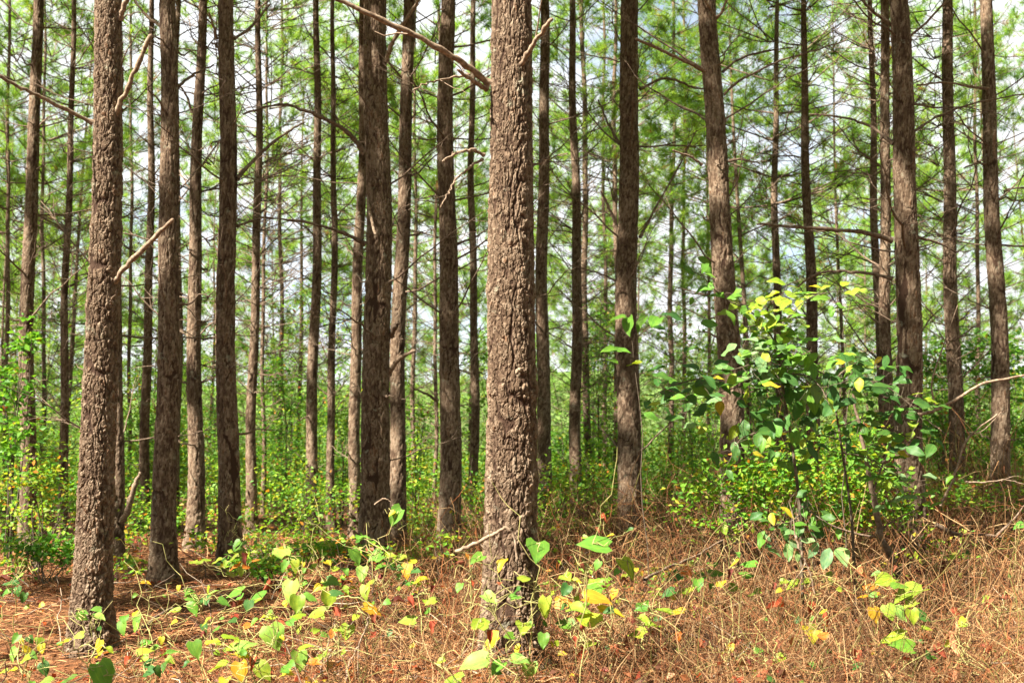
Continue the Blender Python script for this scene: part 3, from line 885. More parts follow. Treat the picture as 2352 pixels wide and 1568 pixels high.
GREEN = [4, 5, 4, 2, .5, .2, .1]; DEEP = [7, 5, 1.5, .5, .2, .1, .1]; MIXED = [4, 5, 4, 2.5, .9, .35, .15]; YELL = [2.5, 4, 4, 3.5, 1.5, .5, .15]
BS = broad_shrub
BS('broadleaf_sapling', 'bushy green sapling climbing in the gap left of the two-toned pine', 955, 16.5, [(955, 1090, 48, 90, 520), (965, 960, 30, 60, 160), (950, 1190, 50, 40, 260)], .062, MIXED, 'sapling')
BS('broadleaf_tree', 'dark green broadleaf tree filling the gap behind the right-edge pines', 2170, 17.5, [(2170, 830, 70, 60, 520), (2300, 830, 80, 90, 650), (2180, 980, 80, 80, 700), (2330, 1000, 60, 100, 500), (2240, 1080, 90, 60, 520)], .095, DEEP, 'tree')
BS('broadleaf_sapling', 'tall green sapling between the slim dark pine and the pale sunlit slim pine', 655, 21, [(650, 900, 60, 90, 620), (640, 1040, 70, 80, 720), (690, 1120, 60, 50, 420)], .068, DEEP, 'sapling')
BS('broadleaf_sapling', 'leafy green sapling between the pale slim pine and the big pine with arching branches', 785, 20, [(785, 980, 45, 110, 620), (775, 1110, 55, 60, 480)], .065, GREEN, 'sapling')
BS('yellowing_shrub', 'yellowing shrub in front of the foot of the left-edge pine', 85, 12.5, [(90, 1100, 70, 60, 420), (60, 1180, 60, 50, 330), (170, 1150, 60, 70, 300)], .055, YELL)
BS('green_shrub', 'dark green shrub left of the thick dark pine, below the yellowing shrub', 110, 11, [(60, 1270, 70, 45, 380), (140, 1260, 55, 40, 300)], .065, DEEP)
BS('green_shrub', 'bright green shrub between the central trunk and the two-toned pine', 1085, 17, [(1090, 1160, 40, 60, 320), (1075, 1215, 45, 40, 240)], .06, GREEN)
BS('yellowing_shrub', 'yellow-green shrub right of the dark pine beside the central trunk', 1300, 17.5, [(1290, 1120, 45, 60, 330), (1370, 1130, 50, 70, 420), (1310, 1200, 60, 40, 300)], .062, YELL)
BS('green_shrub', 'lush green shrub between the broad pine and the leafy sapling', 1545, 16, [(1540, 1100, 55, 60, 480), (1520, 1170, 55, 45, 330), (1600, 1060, 60, 70, 420)], .062, GREEN)
BS('yellowing_shrub', 'tangled shrub of small yellow and orange leaves beneath the leafy sapling', 1850, 10, [(1790, 1080, 120, 100, 1100), (1950, 1060, 110, 110, 1100), (1870, 1170, 140, 70, 900), (2010, 1150, 90, 70, 600), (1720, 1150, 70, 90, 460), (1620, 1130, 70, 80, 420)], .056, [4.5, 5, 4, 2, 1, .45, .2], flat=.8)
BS('yellowing_shrub', 'gold-flecked low shrub around the foot of the stout reddish pine', 600, 13, [(600, 1250, 90, 35, 330), (700, 1245, 80, 40, 330), (500, 1240, 60, 35, 200)], .05, YELL)
BS('green_shrub', 'low green shrub between the thick dark left pine and the stout brown pine', 310, 17, [(310, 1170, 60, 60, 380), (350, 1215, 60, 35, 260)], .06, MIXED)
BS('green_shrub', 'low green shrub right of the broad pine, in front of the dry brush', 1230, 15, [(1270, 1215, 70, 35, 300)], .055, GREEN)
BS('green_shrub', 'green shrub at the right edge below the sunlit pale pine', 2240, 12, [(2200, 1130, 70, 45, 340), (2320, 1150, 70, 40, 330), (2120, 1150, 50, 40, 200)], .055, MIXED)
BS('green_shrub', 'low mixed green shrub on the floor between the pale slim pine and the big pine', 780, 11.5, [(700, 1265, 70, 28, 260), (790, 1255, 70, 32, 300), (860, 1290, 60, 25, 200)], .06, MIXED)
BS('green_shrub', 'low green shrub around the feet of the stout reddish pine and its neighbour', 620, 10.2, [(560, 1290, 60, 24, 180), (650, 1300, 70, 26, 240)], .055, GREEN)
BS('yellowing_shrub', 'thin yellow-leaved shrub in brush right of the two-toned pine foot', 980, 11.5, [(960, 1270, 50, 26, 170), (1010, 1240, 40, 24, 120)], .052, YELL)
BS('needled_sapling', 'feathery light green young pine at the left edge', 20, 13, [(20, 900, 60, 90, 260), (60, 780, 50, 60, 140), (20, 1010, 60, 60, 200)], .085, DEEP, 'sapling', flat=1.2)

# ------------------------------------------------------------------ forest floor: straw, dry brush, litter
def pine_straw():
    g = np.random.default_rng(51)
    n = 95000
    y = 4.9 + 11 * g.random(n) ** 1.35; x = g.uniform(-1, 1, n) * (.52 * y + .4)
    z = gz(x, y) + .012 + .035 * g.random(n) ** 2
    a = g.uniform(0, 6.28, n); L = g.uniform(.10, .21, n); tilt = g.normal(0, .16, n)
    d = np.stack([np.cos(a) * np.cos(tilt), np.sin(a) * np.cos(tilt), np.sin(tilt)], -1)
    s = np.stack([-np.sin(a), np.cos(a), g.normal(0, .6, n)], -1) * g.uniform(.0009, .0017, n)[:, None] * (y / 6)[:, None]
    P = np.stack([x, y, z], -1)
    mid = P + d * (L * .5)[:, None] + np.array([0, 0, 1]) * (.010 * g.random(n))[:, None]
    V = np.stack([P - s, P + s, mid + s, mid - s, P + d * L[:, None]], 1).reshape(-1, 3)
    b = (np.arange(n) * 5)[:, None]
    T = np.concatenate([b + [[0, 1, 2]], b + [[0, 2, 3]], b + [[3, 2, 4]]])
    pal = np.array([(.235, .092, .035), (.30, .14, .056), (.16, .06, .025), (.39, .225, .10), (.09, .037, .019)])
    col = pal[g.choice(5, n, p=[.3, .27, .2, .13, .10])] * g.uniform(.8, 1.15, (n, 1))
    o = obj('pine_straw', make_mesh('pine_straw', V, T=T, smooth=False, tint=np.repeat(col, 5, 0)), M_TINT)
    tag(o, 'orange-brown fallen pine needles matting the forest floor', 'pine straw', kind='stuff')
pine_straw()

def brush_density(x, y):
    """where the dry brier brush stands thick"""
    d = np.clip((x + 2.3 - .05 * (y - 6)) / 1.5, .06, 1)
    d = d * (.35 + .9 * vnoise(x * .9 + 20, y * .8 + 7))
    d = np.where((x < -1.2) & (y > 7.2), d * .55, d)
    return d

def dry_brush():
    g = np.random.default_rng(61)
    K = 34000
    y = 5.2 + 9.5 * g.random(K) ** 1.15; x = g.uniform(-1, 1, K) * (.50 * y + .5)
    keep = g.random(K) < brush_density(x, y)
    x, y = x[keep], y[keep]; K = len(x)
    N = 8
    hgt = (.12 + .50 * g.random(K) ** 1.3) * (.6 + .75 * brush_density(x, y)) * (1 + .16 * np.clip(x, 0, 4)) * np.clip(.55 + .085 * (y - 5) , .55, 1.35)
    P = np.zeros((K, N, 3)); P[:, 0] = np.stack([x, y, gz(x, y) + .0], -1)
    a = g.uniform(0, 6.28, K); d = np.stack([np.cos(a) * .45, np.sin(a) * .45, np.ones(K)], -1)
    arch = g.random(K) < .45
    for i in range(1, N):
        d = d + g.normal(0, .42, (K, 3))
        d[:, 2] -= np.where(arch, .30 * i / 3, .03)
        dn = norm(d)
        P[:, i] = P[:, i - 1] + dn * (hgt * 1.35 / (N - 1))[:, None]
    gzv = gz(P[..., 0], P[..., 1]); P[..., 2] = np.maximum(P[..., 2], gzv + .01)
    r = g.uniform(.0012, .0029, K)[:, None] * np.linspace(1.1, .6, N)[None] * (y / 6.5)[:, None]
    V, Q = tubes(P, r, 3, 61)
    pal = np.array([(.215, .122, .054), (.145, .066, .027), (.33, .225, .115), (.06, .028, .015), (.15, .14, .04), (.19, .068, .025)])
    col = pal[g.choice(6, K, p=[.27, .24, .15, .14, .06, .14])] * g.uniform(.75, 1.15, (K, 1))
    patch = .45 + 1.15 * vnoise(x * 2.3 + 9, y * 1.9 + 3)
    col = col * patch[:, None] * np.array([1.0, .97, .92])
    tint = np.repeat(col, N * 3, 0)
    o = obj('dry_brush', make_mesh('dry_brush', V, Q=Q, tint=tint), M_TINT)
    tag(o, 'tangle of dry tan brier stems and grass covering the foreground', 'dry brush', kind='stuff')
    K2 = 420                                   # thicker broken stalks and twigs
    y2 = 5.3 + 8 * g.random(K2); x2 = g.uniform(-1, 1, K2) * (.5 * y2 + .2)
    a2 = g.uniform(0, 6.28, K2); l2 = g.uniform(.15, .7, K2); t2 = np.abs(g.normal(.1, .35, K2))
    t_ = np.linspace(0, 1, 6)
    d2 = np.stack([np.cos(a2) * np.cos(t2), np.sin(a2) * np.cos(t2), np.sin(t2)], -1)
    P2 = np.stack([x2, y2, gz(x2, y2) + .03], -1)[:, None, :] + d2[:, None, :] * (l2[:, None] * t_)[..., None] + g.normal(0, .012, (K2, 6, 3))
    V2, Q2 = tubes(P2, g.uniform(.003, .0065, K2)[:, None] * np.linspace(1, .5, 6)[None], 4, 62)
    pal2 = np.array([(.16, .11, .075), (.26, .19, .13), (.10, .06, .04), (.34, .27, .19)])
    tw = obj('twigs', make_mesh('twigs', V2, Q=Q2, tint=np.repeat(pal2[g.choice(4, K2)] * g.uniform(.7, 1.1, (K2, 1)), 24, 0)), M_TINT, o)
    tw['kind'] = 'stuff'
    # needles that hang in the brush
    n = 26000; i = g.integers(K, size=n); j = g.integers(2, N, size=n); C = P[i, j]
    dd = norm(g.normal(size=(n, 3)) * np.array([1, 1, .7]) + np.array([0, 0, -.5])); L = g.uniform(.08, .18, n)[:, None]
    s = norm(np.cross(dd, g.normal(size=(n, 3)))) * .0014 * (C[:, 1:2] / 6.5)
    V = np.stack([C - s, C + s, C + dd * L], 1).reshape(-1, 3)
    pal = np.array([(.25, .105, .042), (.31, .165, .072), (.16, .062, .027)])
    col = pal[g.choice(3, n)] * g.uniform(.8, 1.1, (n, 1))
    h = obj('hanging_needles', make_mesh('hanging_needles', V, T=np.arange(n * 3).reshape(n, 3), smooth=False, tint=np.repeat(col, 3, 0)), M_TINT, o)
    h['kind'] = 'stuff'
dry_brush()

def litter():
    g = np.random.default_rng(71)
    n = 6500
    y = 5.2 + 11 * g.random(n) ** 1.2; x = g.uniform(-1, 1, n) * (.5 * y + .4)
    z = gz(x, y) + .02 + .22 * g.random(n) ** 2 * brush_density(x, y)
    ax = norm(g.normal(size=(n, 3)) * np.array([1, 1, .5])); up = norm(np.array([0, -.2, 1]) + g.normal(0, .7, (n, 3)))
    Nn = norm(up - ax * np.sum(up * ax, 1, keepdims=True)); L = g.uniform(.025, .075, n)
    V, T = leaf_quads(np.stack([x, y, z], -1), ax, Nn, L, L * .7, .2)
    pal = np.array([(.22, .07, .035), (.32, .12, .05), (.14, .06, .035), (.40, .22, .10), (.34, .06, .03)])
    col = pal[g.choice(5, n)] * g.uniform(.7, 1.15, (n, 1))
    o = obj('leaf_litter', make_mesh('leaf_litter', V, T=T, smooth=False, tint=np.repeat(col, 5, 0)), M_TINTLEAF)
    tag(o, 'small reddish brown fallen leaves scattered over straw and brush', 'leaf litter', kind='stuff')
litter()

# ------------------------------------------------------------------ single leaves
def leaf_mesh(name, seed, kind='heart'):
    """7 x 5 grid: base at the origin, tip along +X, upper side +Z, unit length"""
    g = np.random.default_rng(seed)
    t = np.linspace(0, 1, 8); s = np.linspace(-1, 1, 5)
    T_, S_ = np.meshgrid(t, s, indexing='ij')
    if kind == 'heart':
        wd = g.uniform(.36, .48) * np.interp(t, [0, .06, .18, .36, .55, .75, .9, 1], [.55, .82, 1.0, .98, .82, .50, .22, .0]) * (1 + .05 * g.normal(size=8))
        x = T_ - .13 * np.abs(S_) ** 1.5 * np.clip(1 - T_ * 2.4, 0, 1)
    elif kind == 'oval':
        wd = .285 * np.interp(t, [0, .06, .18, .36, .55, .75, .9, 1], [.10, .42, .78, 1.0, .97, .70, .34, .0])
        x = T_ + 0 * S_
    else:
        wd = .42 * np.interp(t, [0, .06, .18, .36, .55, .75, .9, 1], [.5, .7, .95, .9, .8, .55, .3, .05])
        x = T_ + .04 * g.normal(size=T_.shape)
    y = S_ * wd[:, None]
    cup = g.uniform(-.15, .45); droop = g.uniform(.10, .60); wav = g.uniform(.02, .085)
    if kind == 'withered': cup, droop, wav = g.uniform(.5, 1.0) * g.choice([-1, 1]), g.uniform(.3, .8), .10
    z = cup * np.abs(y) * (1 if kind != 'withered' else 1.2) - droop * x * x * .6 + wav * np.sin(S_ * 3.2 + T_ * 9 + seed) * np.abs(S_)
    if kind == 'withered':
        y = y * .72; z = z + .08 * g.normal(size=z.shape) * np.abs(S_)
    V = np.stack([x, y, z], -1).reshape(-1, 3)
    i = np.arange(len(V)).reshape(8, 5)
    Q = np.stack([i[:-1, :-1], i[1:, :-1], i[1:, 1:], i[:-1, 1:]], -1).reshape(-1, 4)
    UV = np.stack([(S_ + 1) / 2, T_], -1).reshape(-1, 2)
    return make_mesh(name, V, Q=Q, uv=UV)
HEARTS = [leaf_mesh('heart_leaf_%d' % i, 800 + i) for i in range(16)]
OVALS = [leaf_mesh('oval_leaf_%d' % i, 830 + i, 'oval') for i in range(8)]
DRIED = [leaf_mesh('dried_leaf_%d' % i, 860 + i, 'withered') for i in range(7)]
for m_ in HEARTS + OVALS: m_.materials.append(M_LEAF)
for m_ in DRIED: m_.materials.append(M_WITHER)
from mathutils import Matrix, Vector
LCOL = {'g': (.10, .225, .028), 'lg': (.21, .34, .06), 'yg': (.21, .30, .028), 'y': (.40, .33, .022), 'yo': (.46, .24, .018), 'dg': (.05, .13, .026),
        'or': (.40, .13, .02), 'red': (.27, .06, .028), 'rd': (.12, .03, .02), 'br': (.19, .065, .03), 'rt': (.40, .17, .09), 'bg': (.15, .26, .10), 'vd': (.038, .10, .026)}

def put_leaf(root, P, P0, size, pose, colour, g, meshes=None):
    """leaf at point P (its middle) under root"""
    if pose == 'f':
        n = norm(np.array((g.normal(-.15, .28), g.uniform(-.75, -.15), 1.0)))
        a = g.choice([0, math.pi]) + g.normal(0, .75); ax = np.array((math.cos(a), math.sin(a), g.uniform(-.3, .05)))
    elif pose == 'h':
        n = norm(np.array((g.normal(-.15, .3), -1.0, g.uniform(.25, .75))))
        ax = np.array((g.normal(0, .45), -.15, -1.0))
    else:
        n = norm(np.array((g.normal(-.1, .4), g.uniform(-1.0, -.3), g.uniform(.3, 1.0))))
        ax = np.array((g.normal(0, .8), g.normal(0, .3), g.uniform(-.9, .1)))
    ax = norm(ax - n * (ax @ n)); b = np.cross(n, ax)
    wither = colour in ('red', 'rd', 'br', 'rt')
    ms = DRIED if wither else (meshes or HEARTS)
    o = obj('leaf', ms[g.integers(len(ms))], None, root)
    base = P - ax * size * .5 - P0
    o.matrix_local = Matrix.Translation(Vector(base)) @ Matrix((ax, b, n)).transposed().to_4x4() @ Matrix.Diagonal((size, size * g.uniform(.88, 1.12), size, 1))
    c = np.array(LCOL[colour]) * g.uniform(.85, 1.15) * np.array((g.uniform(.9, 1.12), 1, g.uniform(.8, 1.2)))
    o.color = (*c, 1)
    return base

def stem_to(A, a, b, g, r=.0022, zig=.02, n=6, sag=0.0):
    t = np.linspace(0, 1, n)[:, None]
    P = a * (1 - t) + b * t
    P[1:-1] += g.normal(0, zig, (n - 2, 3))
    P[:, 2] += sag * (t[:, 0] * (1 - t[:, 0])) * 4
    A.tube(P, np.linspace(r, r * .6, n), 4)
    return P

# foreground leaves: x y size pose colour (picture pixels, 2352 wide)
LEAVES = """
219 1397 24 f g;192 1405 24 f g;222 1406 28 f g;191 1417 32 f g;229 1416 32 f lg;285 1420 28 f g;315 1418 34 f g;311 1437 32 h lg;280 1442 34 h g;335 1336 26 f yo
338 1475 28 f g;371 1471 20 h y;335 1495 38 f yg;372 1503 42 f g;335 1523 36 f dg;378 1527 36 f dg;336 1541 32 f dg;364 1542 28 h dg;144 1472 32 f y;224 1484 32 h y;252 1493 26 f yg;224 1503 30 f y
35 1467 26 h g;50 1473 18 h y;70 1468 20 h dg;31 1503 34 h lg;65 1492 28 f y;54 1511 28 f y;96 1490 24 h y;30 1533 26 f y;101 1536 36 h dg;148 1556 58 f g;238 1551 64 h g;95 1566 44 f lg;4 1543 26 f y
10 1358 28 f g;21 1340 36 f dg;54 1373 26 h dg;12 1328 30 f rd;42 1323 22 f lg;80 1306 16 f lg;20 1313 20 f lg;39 1358 24 h dg;292 1516 26 f red
640 1264 52 f lg;660 1258 24 f lg;652 1301 30 h g;677 1301 32 h yg;666 1358 54 h lg;690 1343 32 f g;713 1370 34 f g;682 1387 42 h y;688 1390 28 h dg;724 1408 42 f yg;754 1376 44 h yg;764 1336 38 f g;680 1410 36 f yg;775 1361 32 f dg;775 1402 28 h red;664 1424 32 f g
723 1298 20 f y;754 1292 22 f y;734 1288 18 h rd;772 1305 22 f y;694 1298 16 h y
444 1288 26 f yg;454 1291 22 f y;477 1283 30 f yg;497 1287 26 f yg;517 1296 20 h yg;532 1278 34 f y;557 1266 42 f g;565 1271 28 f y;542 1251 28 f g;527 1247 18 f g;557 1248 20 f g;565 1283 26 h rd;589 1285 20 f or;537 1303 28 f or;552 1311 24 h yg;567 1301 20 f or;557 1197 24 f yg
613 1341 30 h red;437 1357 24 f g;435 1365 20 f yg;447 1376 38 f g;445 1396 42 h g;472 1377 36 f dg;492 1358 24 f lg;535 1360 52 f g;515 1383 30 f g;587 1371 46 f g;552 1368 26 f g;540 1388 24 h rd;552 1388 20 h red;570 1391 28 h dg;587 1378 28 f yg
400 1401 26 f yg;470 1442 22 h dg;472 1426 28 f yg;532 1422 24 f dg;583 1428 24 f g;625 1415 28 f yg;601 1417 16 f y;467 1458 22 h rd;643 1428 20 h red
532 1463 38 f y;490 1473 32 f y;567 1438 28 f or;450 1490 44 o g;522 1487 38 f yg;567 1481 52 f lg;630 1461 64 h lg;556 1504 50 f y;702 1483 36 f y;737 1502 56 f yg;688 1518 50 o lg;655 1531 48 f g;497 1533 50 f yg;552 1543 50 h yo;606 1541 50 h y;578 1523 32 h red;730 1563 50 f y;514 1565 32 f y;727 1447 24 f y;402 1496 30 f g;777 1447 24 f yg;762 1456 22 h or;724 1521 32 f or;662 1546 32 f y;427 1525 22 f dg
906 1188 52 h g;819 1276 42 o g;859 1273 38 f g;901 1275 26 f yg;874 1280 32 f g;921 1280 28 f yg;949 1287 24 f y;896 1296 36 f dg;874 1301 32 f g;831 1318 40 h lg;934 1311 38 h yo;954 1311 32 f dg;964 1331 36 f y;794 1311 28 f g;838 1360 38 h yg;796 1338 24 f rd;794 1351 26 f yg;824 1233 24 f g;841 1233 24 f g;851 1336 22 f yg;876 1318 24 f rd;919 1328 20 f g;926 1341 22 f dg
858 1398 48 o yo;934 1423 42 f yg;796 1451 38 h yg;994 1441 32 h red;946 1381 28 h red;919 1378 30 f rd;993 1352 20 h rd;988 1381 28 f yg;1081 1338 16 h red;859 1423 26 h br;816 1416 28 f yg;1011 1517 22 f yg;1036 1556 56 f y
1094 1283 38 f g;1150 1296 36 f y;1126 1373 42 f lg;1106 1426 52 f y;1124 1481 62 f y;1125 1461 30 h red;1084 1518 66 o lg;1141 1533 42 f g;1114 1516 32 h lg;1053 1348 26 f g
1235 1260 72 f g;1362 1246 76 f g;1208 1325 38 f yg;1186 1370 30 f g;1202 1438 52 f yg;1196 1513 42 f lg;1215 1538 42 h lg
1301 1323 42 f yg;1326 1335 28 f y;1363 1337 42 f yg;1298 1356 32 h dg;1295 1383 46 o yo;1252 1396 54 h y;1326 1376 16 h yg;1366 1366 82 f g;1374 1373 66 f yo;1408 1363 26 h yo;1331 1396 56 f yg;1346 1420 64 f yg;1293 1431 46 f g;1406 1405 62 f y;1443 1302 58 f yg;1371 1298 24 h g;1546 1325 42 o dg;1458 1453 52 f yg;1480 1386 42 f g;1523 1401 42 f yg;1471 1398 32 f g;1506 1435 42 f yg;1551 1401 42 f y;1481 1423 32 f y
1453 1427 28 h rd;1328 1441 30 h red;1323 1473 26 h red;1336 1503 36 h red;1351 1478 32 f yg;1413 1496 34 h red;1438 1473 26 h br;1393 1461 20 h br;1248 1471 38 h g;1387 1188 20 h red;1400 1229 18 f y;1445 1216 20 f dg;1563 1361 42 f yg;1306 1283 16 h rd;1338 1300 16 h rd;1533 1363 36 f dg;1558 1461 24 h or
1650 1317 40 f g;1605 1318 34 f g;1603 1342 36 f g;1578 1361 34 f yg;1718 1292 38 f g;1720 1316 38 f g;1685 1291 26 f y;1660 1338 28 f y;1690 1348 32 f y;1730 1357 36 f yg;1678 1316 26 h rd;1803 1335 22 f yg;1820 1343 38 f y;1849 1335 22 f yg;1788 1356 18 f y;1903 1318 20 f yg;1578 1311 28 f or;1664 1218 22 h yg
1668 1396 18 h red;1780 1391 42 f red;1863 1398 34 h red;1898 1416 26 h red;1888 1405 20 f y;1843 1426 28 h br;1775 1347 22 h rd;1863 1446 52 f y;1868 1463 28 h y;1888 1458 28 f or;1665 1495 30 f y;1680 1486 20 f y;1690 1476 28 h br;1785 1513 34 f y;1748 1538 32 f red;1793 1548 30 h red;1598 1398 16 h rd;1785 1476 26 h br;1603 1478 26 h br;1723 1518 14 h rd
2030 1331 58 f yg;2010 1317 22 f g;2070 1346 40 f g;2085 1363 78 f yg;1990 1363 52 f yo;2007 1346 42 f or;2010 1411 36 h yo;2044 1405 38 h yg;2070 1411 40 h lg;2097 1416 36 h yg;2122 1416 42 o dg;2090 1386 38 f yg;2046 1460 66 f y;2070 1482 58 o g;2130 1441 26 f yg;1980 1316 32 h rt
2197 1406 28 h red;2195 1478 54 h rt;2185 1451 36 f rt;2160 1493 38 h red;2265 1388 30 h red;2262 1373 28 f yg;2117 1308 26 f rd;2167 1298 18 h rd;2167 1348 20 h red;2270 1488 28 h red;2317 1468 16 h red;2210 1436 20 f yg;2197 1278 28 f y;2215 1268 22 f dg;2340 1208 32 f g;2307 1366 22 f br;2185 1558 42 h rt;1967 1508 38 h red;2207 1426 20 h rd
"""
# each vine: centre x, centre y, depth, label
VINES = [
 (208, 1412, 6.6, 'small sprig of five flat green leaves before the foot of the thick dark left pine'),
 (305, 1425, 6.6, 'sprig of four green heart leaves right of the thick dark left pine'),
 (335, 1336, 7.6, 'single orange-yellow leaf on a thin crooked stem left of the stout brown pine'),
 (355, 1515, 5.9, 'dark green leaf cluster on the straw right of the thick dark left pine foot'),
 (200, 1492, 6.2, 'yellow leaves on a stem crossing the foot of the thick dark left pine'),
 (58, 1500, 5.9, 'yellow and green vine in the bottom left corner'),
 (165, 1560, 5.0, 'large green leaves cut by the bottom edge below the thick dark left pine'),
 (28, 1340, 8.0, 'dark green seedling at the left edge with a maroon leaf on top'),
 (664, 1290, 6.6, 'two pairs of pale broad leaves on the tall shoot in front of the green gap'),
 (705, 1385, 6.0, 'vine with the big pale heart leaf and dark leaves beside it'),
 (740, 1297, 8.4, 'row of small round yellow leaves left of the big pine with arching branches'),
 (525, 1275, 8.6, 'spray of yellow and orange leaves across the foot of the stout reddish pine'),
 (530, 1372, 7.0, 'wide spray of flat green leaves on the straw below the stout reddish pine'),
 (540, 1430, 6.4, 'thin scatter of small green and yellow leaves below the wide green spray'),
 (560, 1475, 5.6, 'vine of yellow-green leaves with one very large pale heart leaf'),
 (600, 1540, 5.1, 'yellow and pale leaves with brown scorched patches at the bottom edge'),
 (720, 1500, 5.5, 'long yellow-green leaves lying across crossing stems left of the pale forked twig'),
 (420, 1500, 5.8, 'two drooping green leaves on bare straw below the stout brown pine'),
 (906, 1188, 7.4, 'single heart leaf dangling from a bent twig before the big pine'),
 (880, 1300, 7.6, 'thick leafy bush of green vine leaves below the big pine with arching branches'),
 (860, 1400, 6.2, 'half yellow half red leaf on the arched stem above the pale forked twig'),
 (960, 1395, 6.8, 'withered red leaves hanging in brush left of the central trunk'),
 (1023, 1535, 5.2, 'yellow leaf flat on the straw at the bottom edge left of the central trunk'),
 (1110, 1290, 5.9, 'green leaf and small yellow leaf crossing the left side of the central trunk'),
 (1110, 1480, 5.3, 'large yellow and pale leaves at the left foot of the central trunk'),
 (1200, 1430, 5.3, 'light green climbing vine in front of the central trunk foot'),
 (1235, 1260, 5.4, 'one wide flat green leaf beside the right side of the central trunk'),
 (1365, 1260, 5.4, 'one wide shiny green leaf topping a tall stem right of the central trunk'),
 (1330, 1370, 6.0, 'dense vine of yellow-edged green leaves right of the central trunk'),
 (1400, 1410, 5.8, 'long yellow leaves lying level around the tall green stem'),
 (1350, 1480, 6.2, 'cluster of withered red leaves under the yellow-edged vine'),
 (1500, 1405, 6.3, 'yellow-green leaf cluster in the dry brush below the broad pine'),
 (1455, 1300, 6.8, 'pair of flat green leaves with a yellow one before the foot of the broad pine'),
 (1410, 1215, 9.0, 'red and yellow leaves on a thin stalk left of the broad pine foot'),
 (1560, 1340, 6.8, 'dark green oval leaf above dry brush with pale leaves at its right'),
 (1640, 1325, 7.2, 'green vine leaves sprawling over dry brush before the leaning pine'),
 (1710, 1320, 7.2, 'green and yellow leaves with a maroon dead one right of the leaning pine foot'),
 (1830, 1340, 7.2, 'thin yellow-green leaves on the tangle under the leafy sapling'),
 (1830, 1395, 6.6, 'withered red leaves on dry brush under the white forked twig'),
 (1870, 1455, 6.1, 'curled yellow leaves on a tall green stalk in the dry brush'),
 (1675, 1485, 6.0, 'bright yellow leaf pair in dry brush at the bottom right of centre'),
 (1770, 1520, 5.6, 'yellow strip leaf with dull red leaves near the bottom edge'),
 (2030, 1345, 6.4, 'broad glowing yellow-green leaves in front of the crooked dark stem'),
 (2080, 1420, 6.0, 'drooping yellow-green leaf cluster on the pale stout stem at the right'),
 (2060, 1470, 5.8, 'long yellow leaf over a green triangular one at the lower right'),
 (2190, 1475, 5.8, 'big curled dry tan-red leaves at the lower right'),
 (2270, 1400, 6.6, 'dried red leaf with a green half in brush near the right edge'),
 (2165, 1310, 8.0, 'small maroon leaves in the brush below the big right-hand pine'),
 (2340, 1208, 8.0, 'single green leaf at the right edge above the brush'),
 (2205, 1272, 8.6, 'yellow and dark green leaves in brush right of the big right-hand pine'),
 (1975, 1508, 5.6, 'red dead leaf with fanned folds near the bottom edge at the right'),
]
def build_vines():
    items = []
    for part in LEAVES.replace('\n', ';').split(';'):
        q = part.split()
        if len(q) == 5: items.append((float(q[0]), float(q[1]), float(q[2]), q[3], q[4]))
    groups = {}
    for it in items:
        k = min(range(len(VINES)), key=lambda i: (VINES[i][0] - it[0]) ** 2 + 2.0 * (VINES[i][1] - it[1]) ** 2)
        groups.setdefault(k, []).append(it)
    for k, its in groups.items():
        cx, cy, Y, label = VINES[k]
        g = np.random.default_rng(2000 + k)
        mx = sum(i[0] for i in its) / len(its)
        P0 = ground_at(mx + g.uniform(-12, 12), Y + .1)
        root = bpy.data.objects.new('greenbrier_vine', None); COL.objects.link(root); root.location = P0; root.empty_display_size = .1
        tag(root, label, 'vine', 'greenbrier vines in the foreground')
        A = Acc()
        pts = [(px(a, b, Y + g.uniform(-.22, .22)), s * .93, p, ('yg' if c == 'y' and g.random() < .4 else c)) for a, b, s, p, c in its]
        pts.sort(key=lambda q: q[0][2])
        top = pts[-1][0] - P0
        main = stem_to(A, np.array((0, 0, -.02)), top, g, .0042, .026, 9, .03)
        for (P, s, p, c) in pts:
            P = P.copy(); P[2] = max(P[2], float(gz(P[0], P[1])) + .03)
            base = put_leaf(root, P, P0, s * 1.0 * Y / F, p, c, g)
            d = np.linalg.norm(main - base, axis=1) + .6 * np.clip(main[:, 2] - base[2], 0, 9)
            stem_to(A, main[int(np.argmin(d))], base, g, .0028, .014, 6, .015)
        for _ in range(2 + len(its) // 3):          # small young leaves
            s0 = main[g.integers(2, len(main))] + g.normal(0, 1, 3) * np.array([.10, .10, .05]); s0[2] = max(s0[2], .05)
            put_leaf(root, s0 + P0, P0, g.uniform(.028, .055), 'o', ('g', 'yg', 'g', 'y', 'dg', 'br')[g.integers(6)], g)
        for _ in range(4 + len(its) // 3):          # bare zigzag shoots
            s0 = main[g.integers(1, len(main))]; stem_to(A, s0, s0 + g.normal(0, .19, 3) + np.array([0, 0, .04]), g, .0024, .026, 7)
        obj('stem', A.mesh('vine_stem'), M_VINE, root)
build_vines()

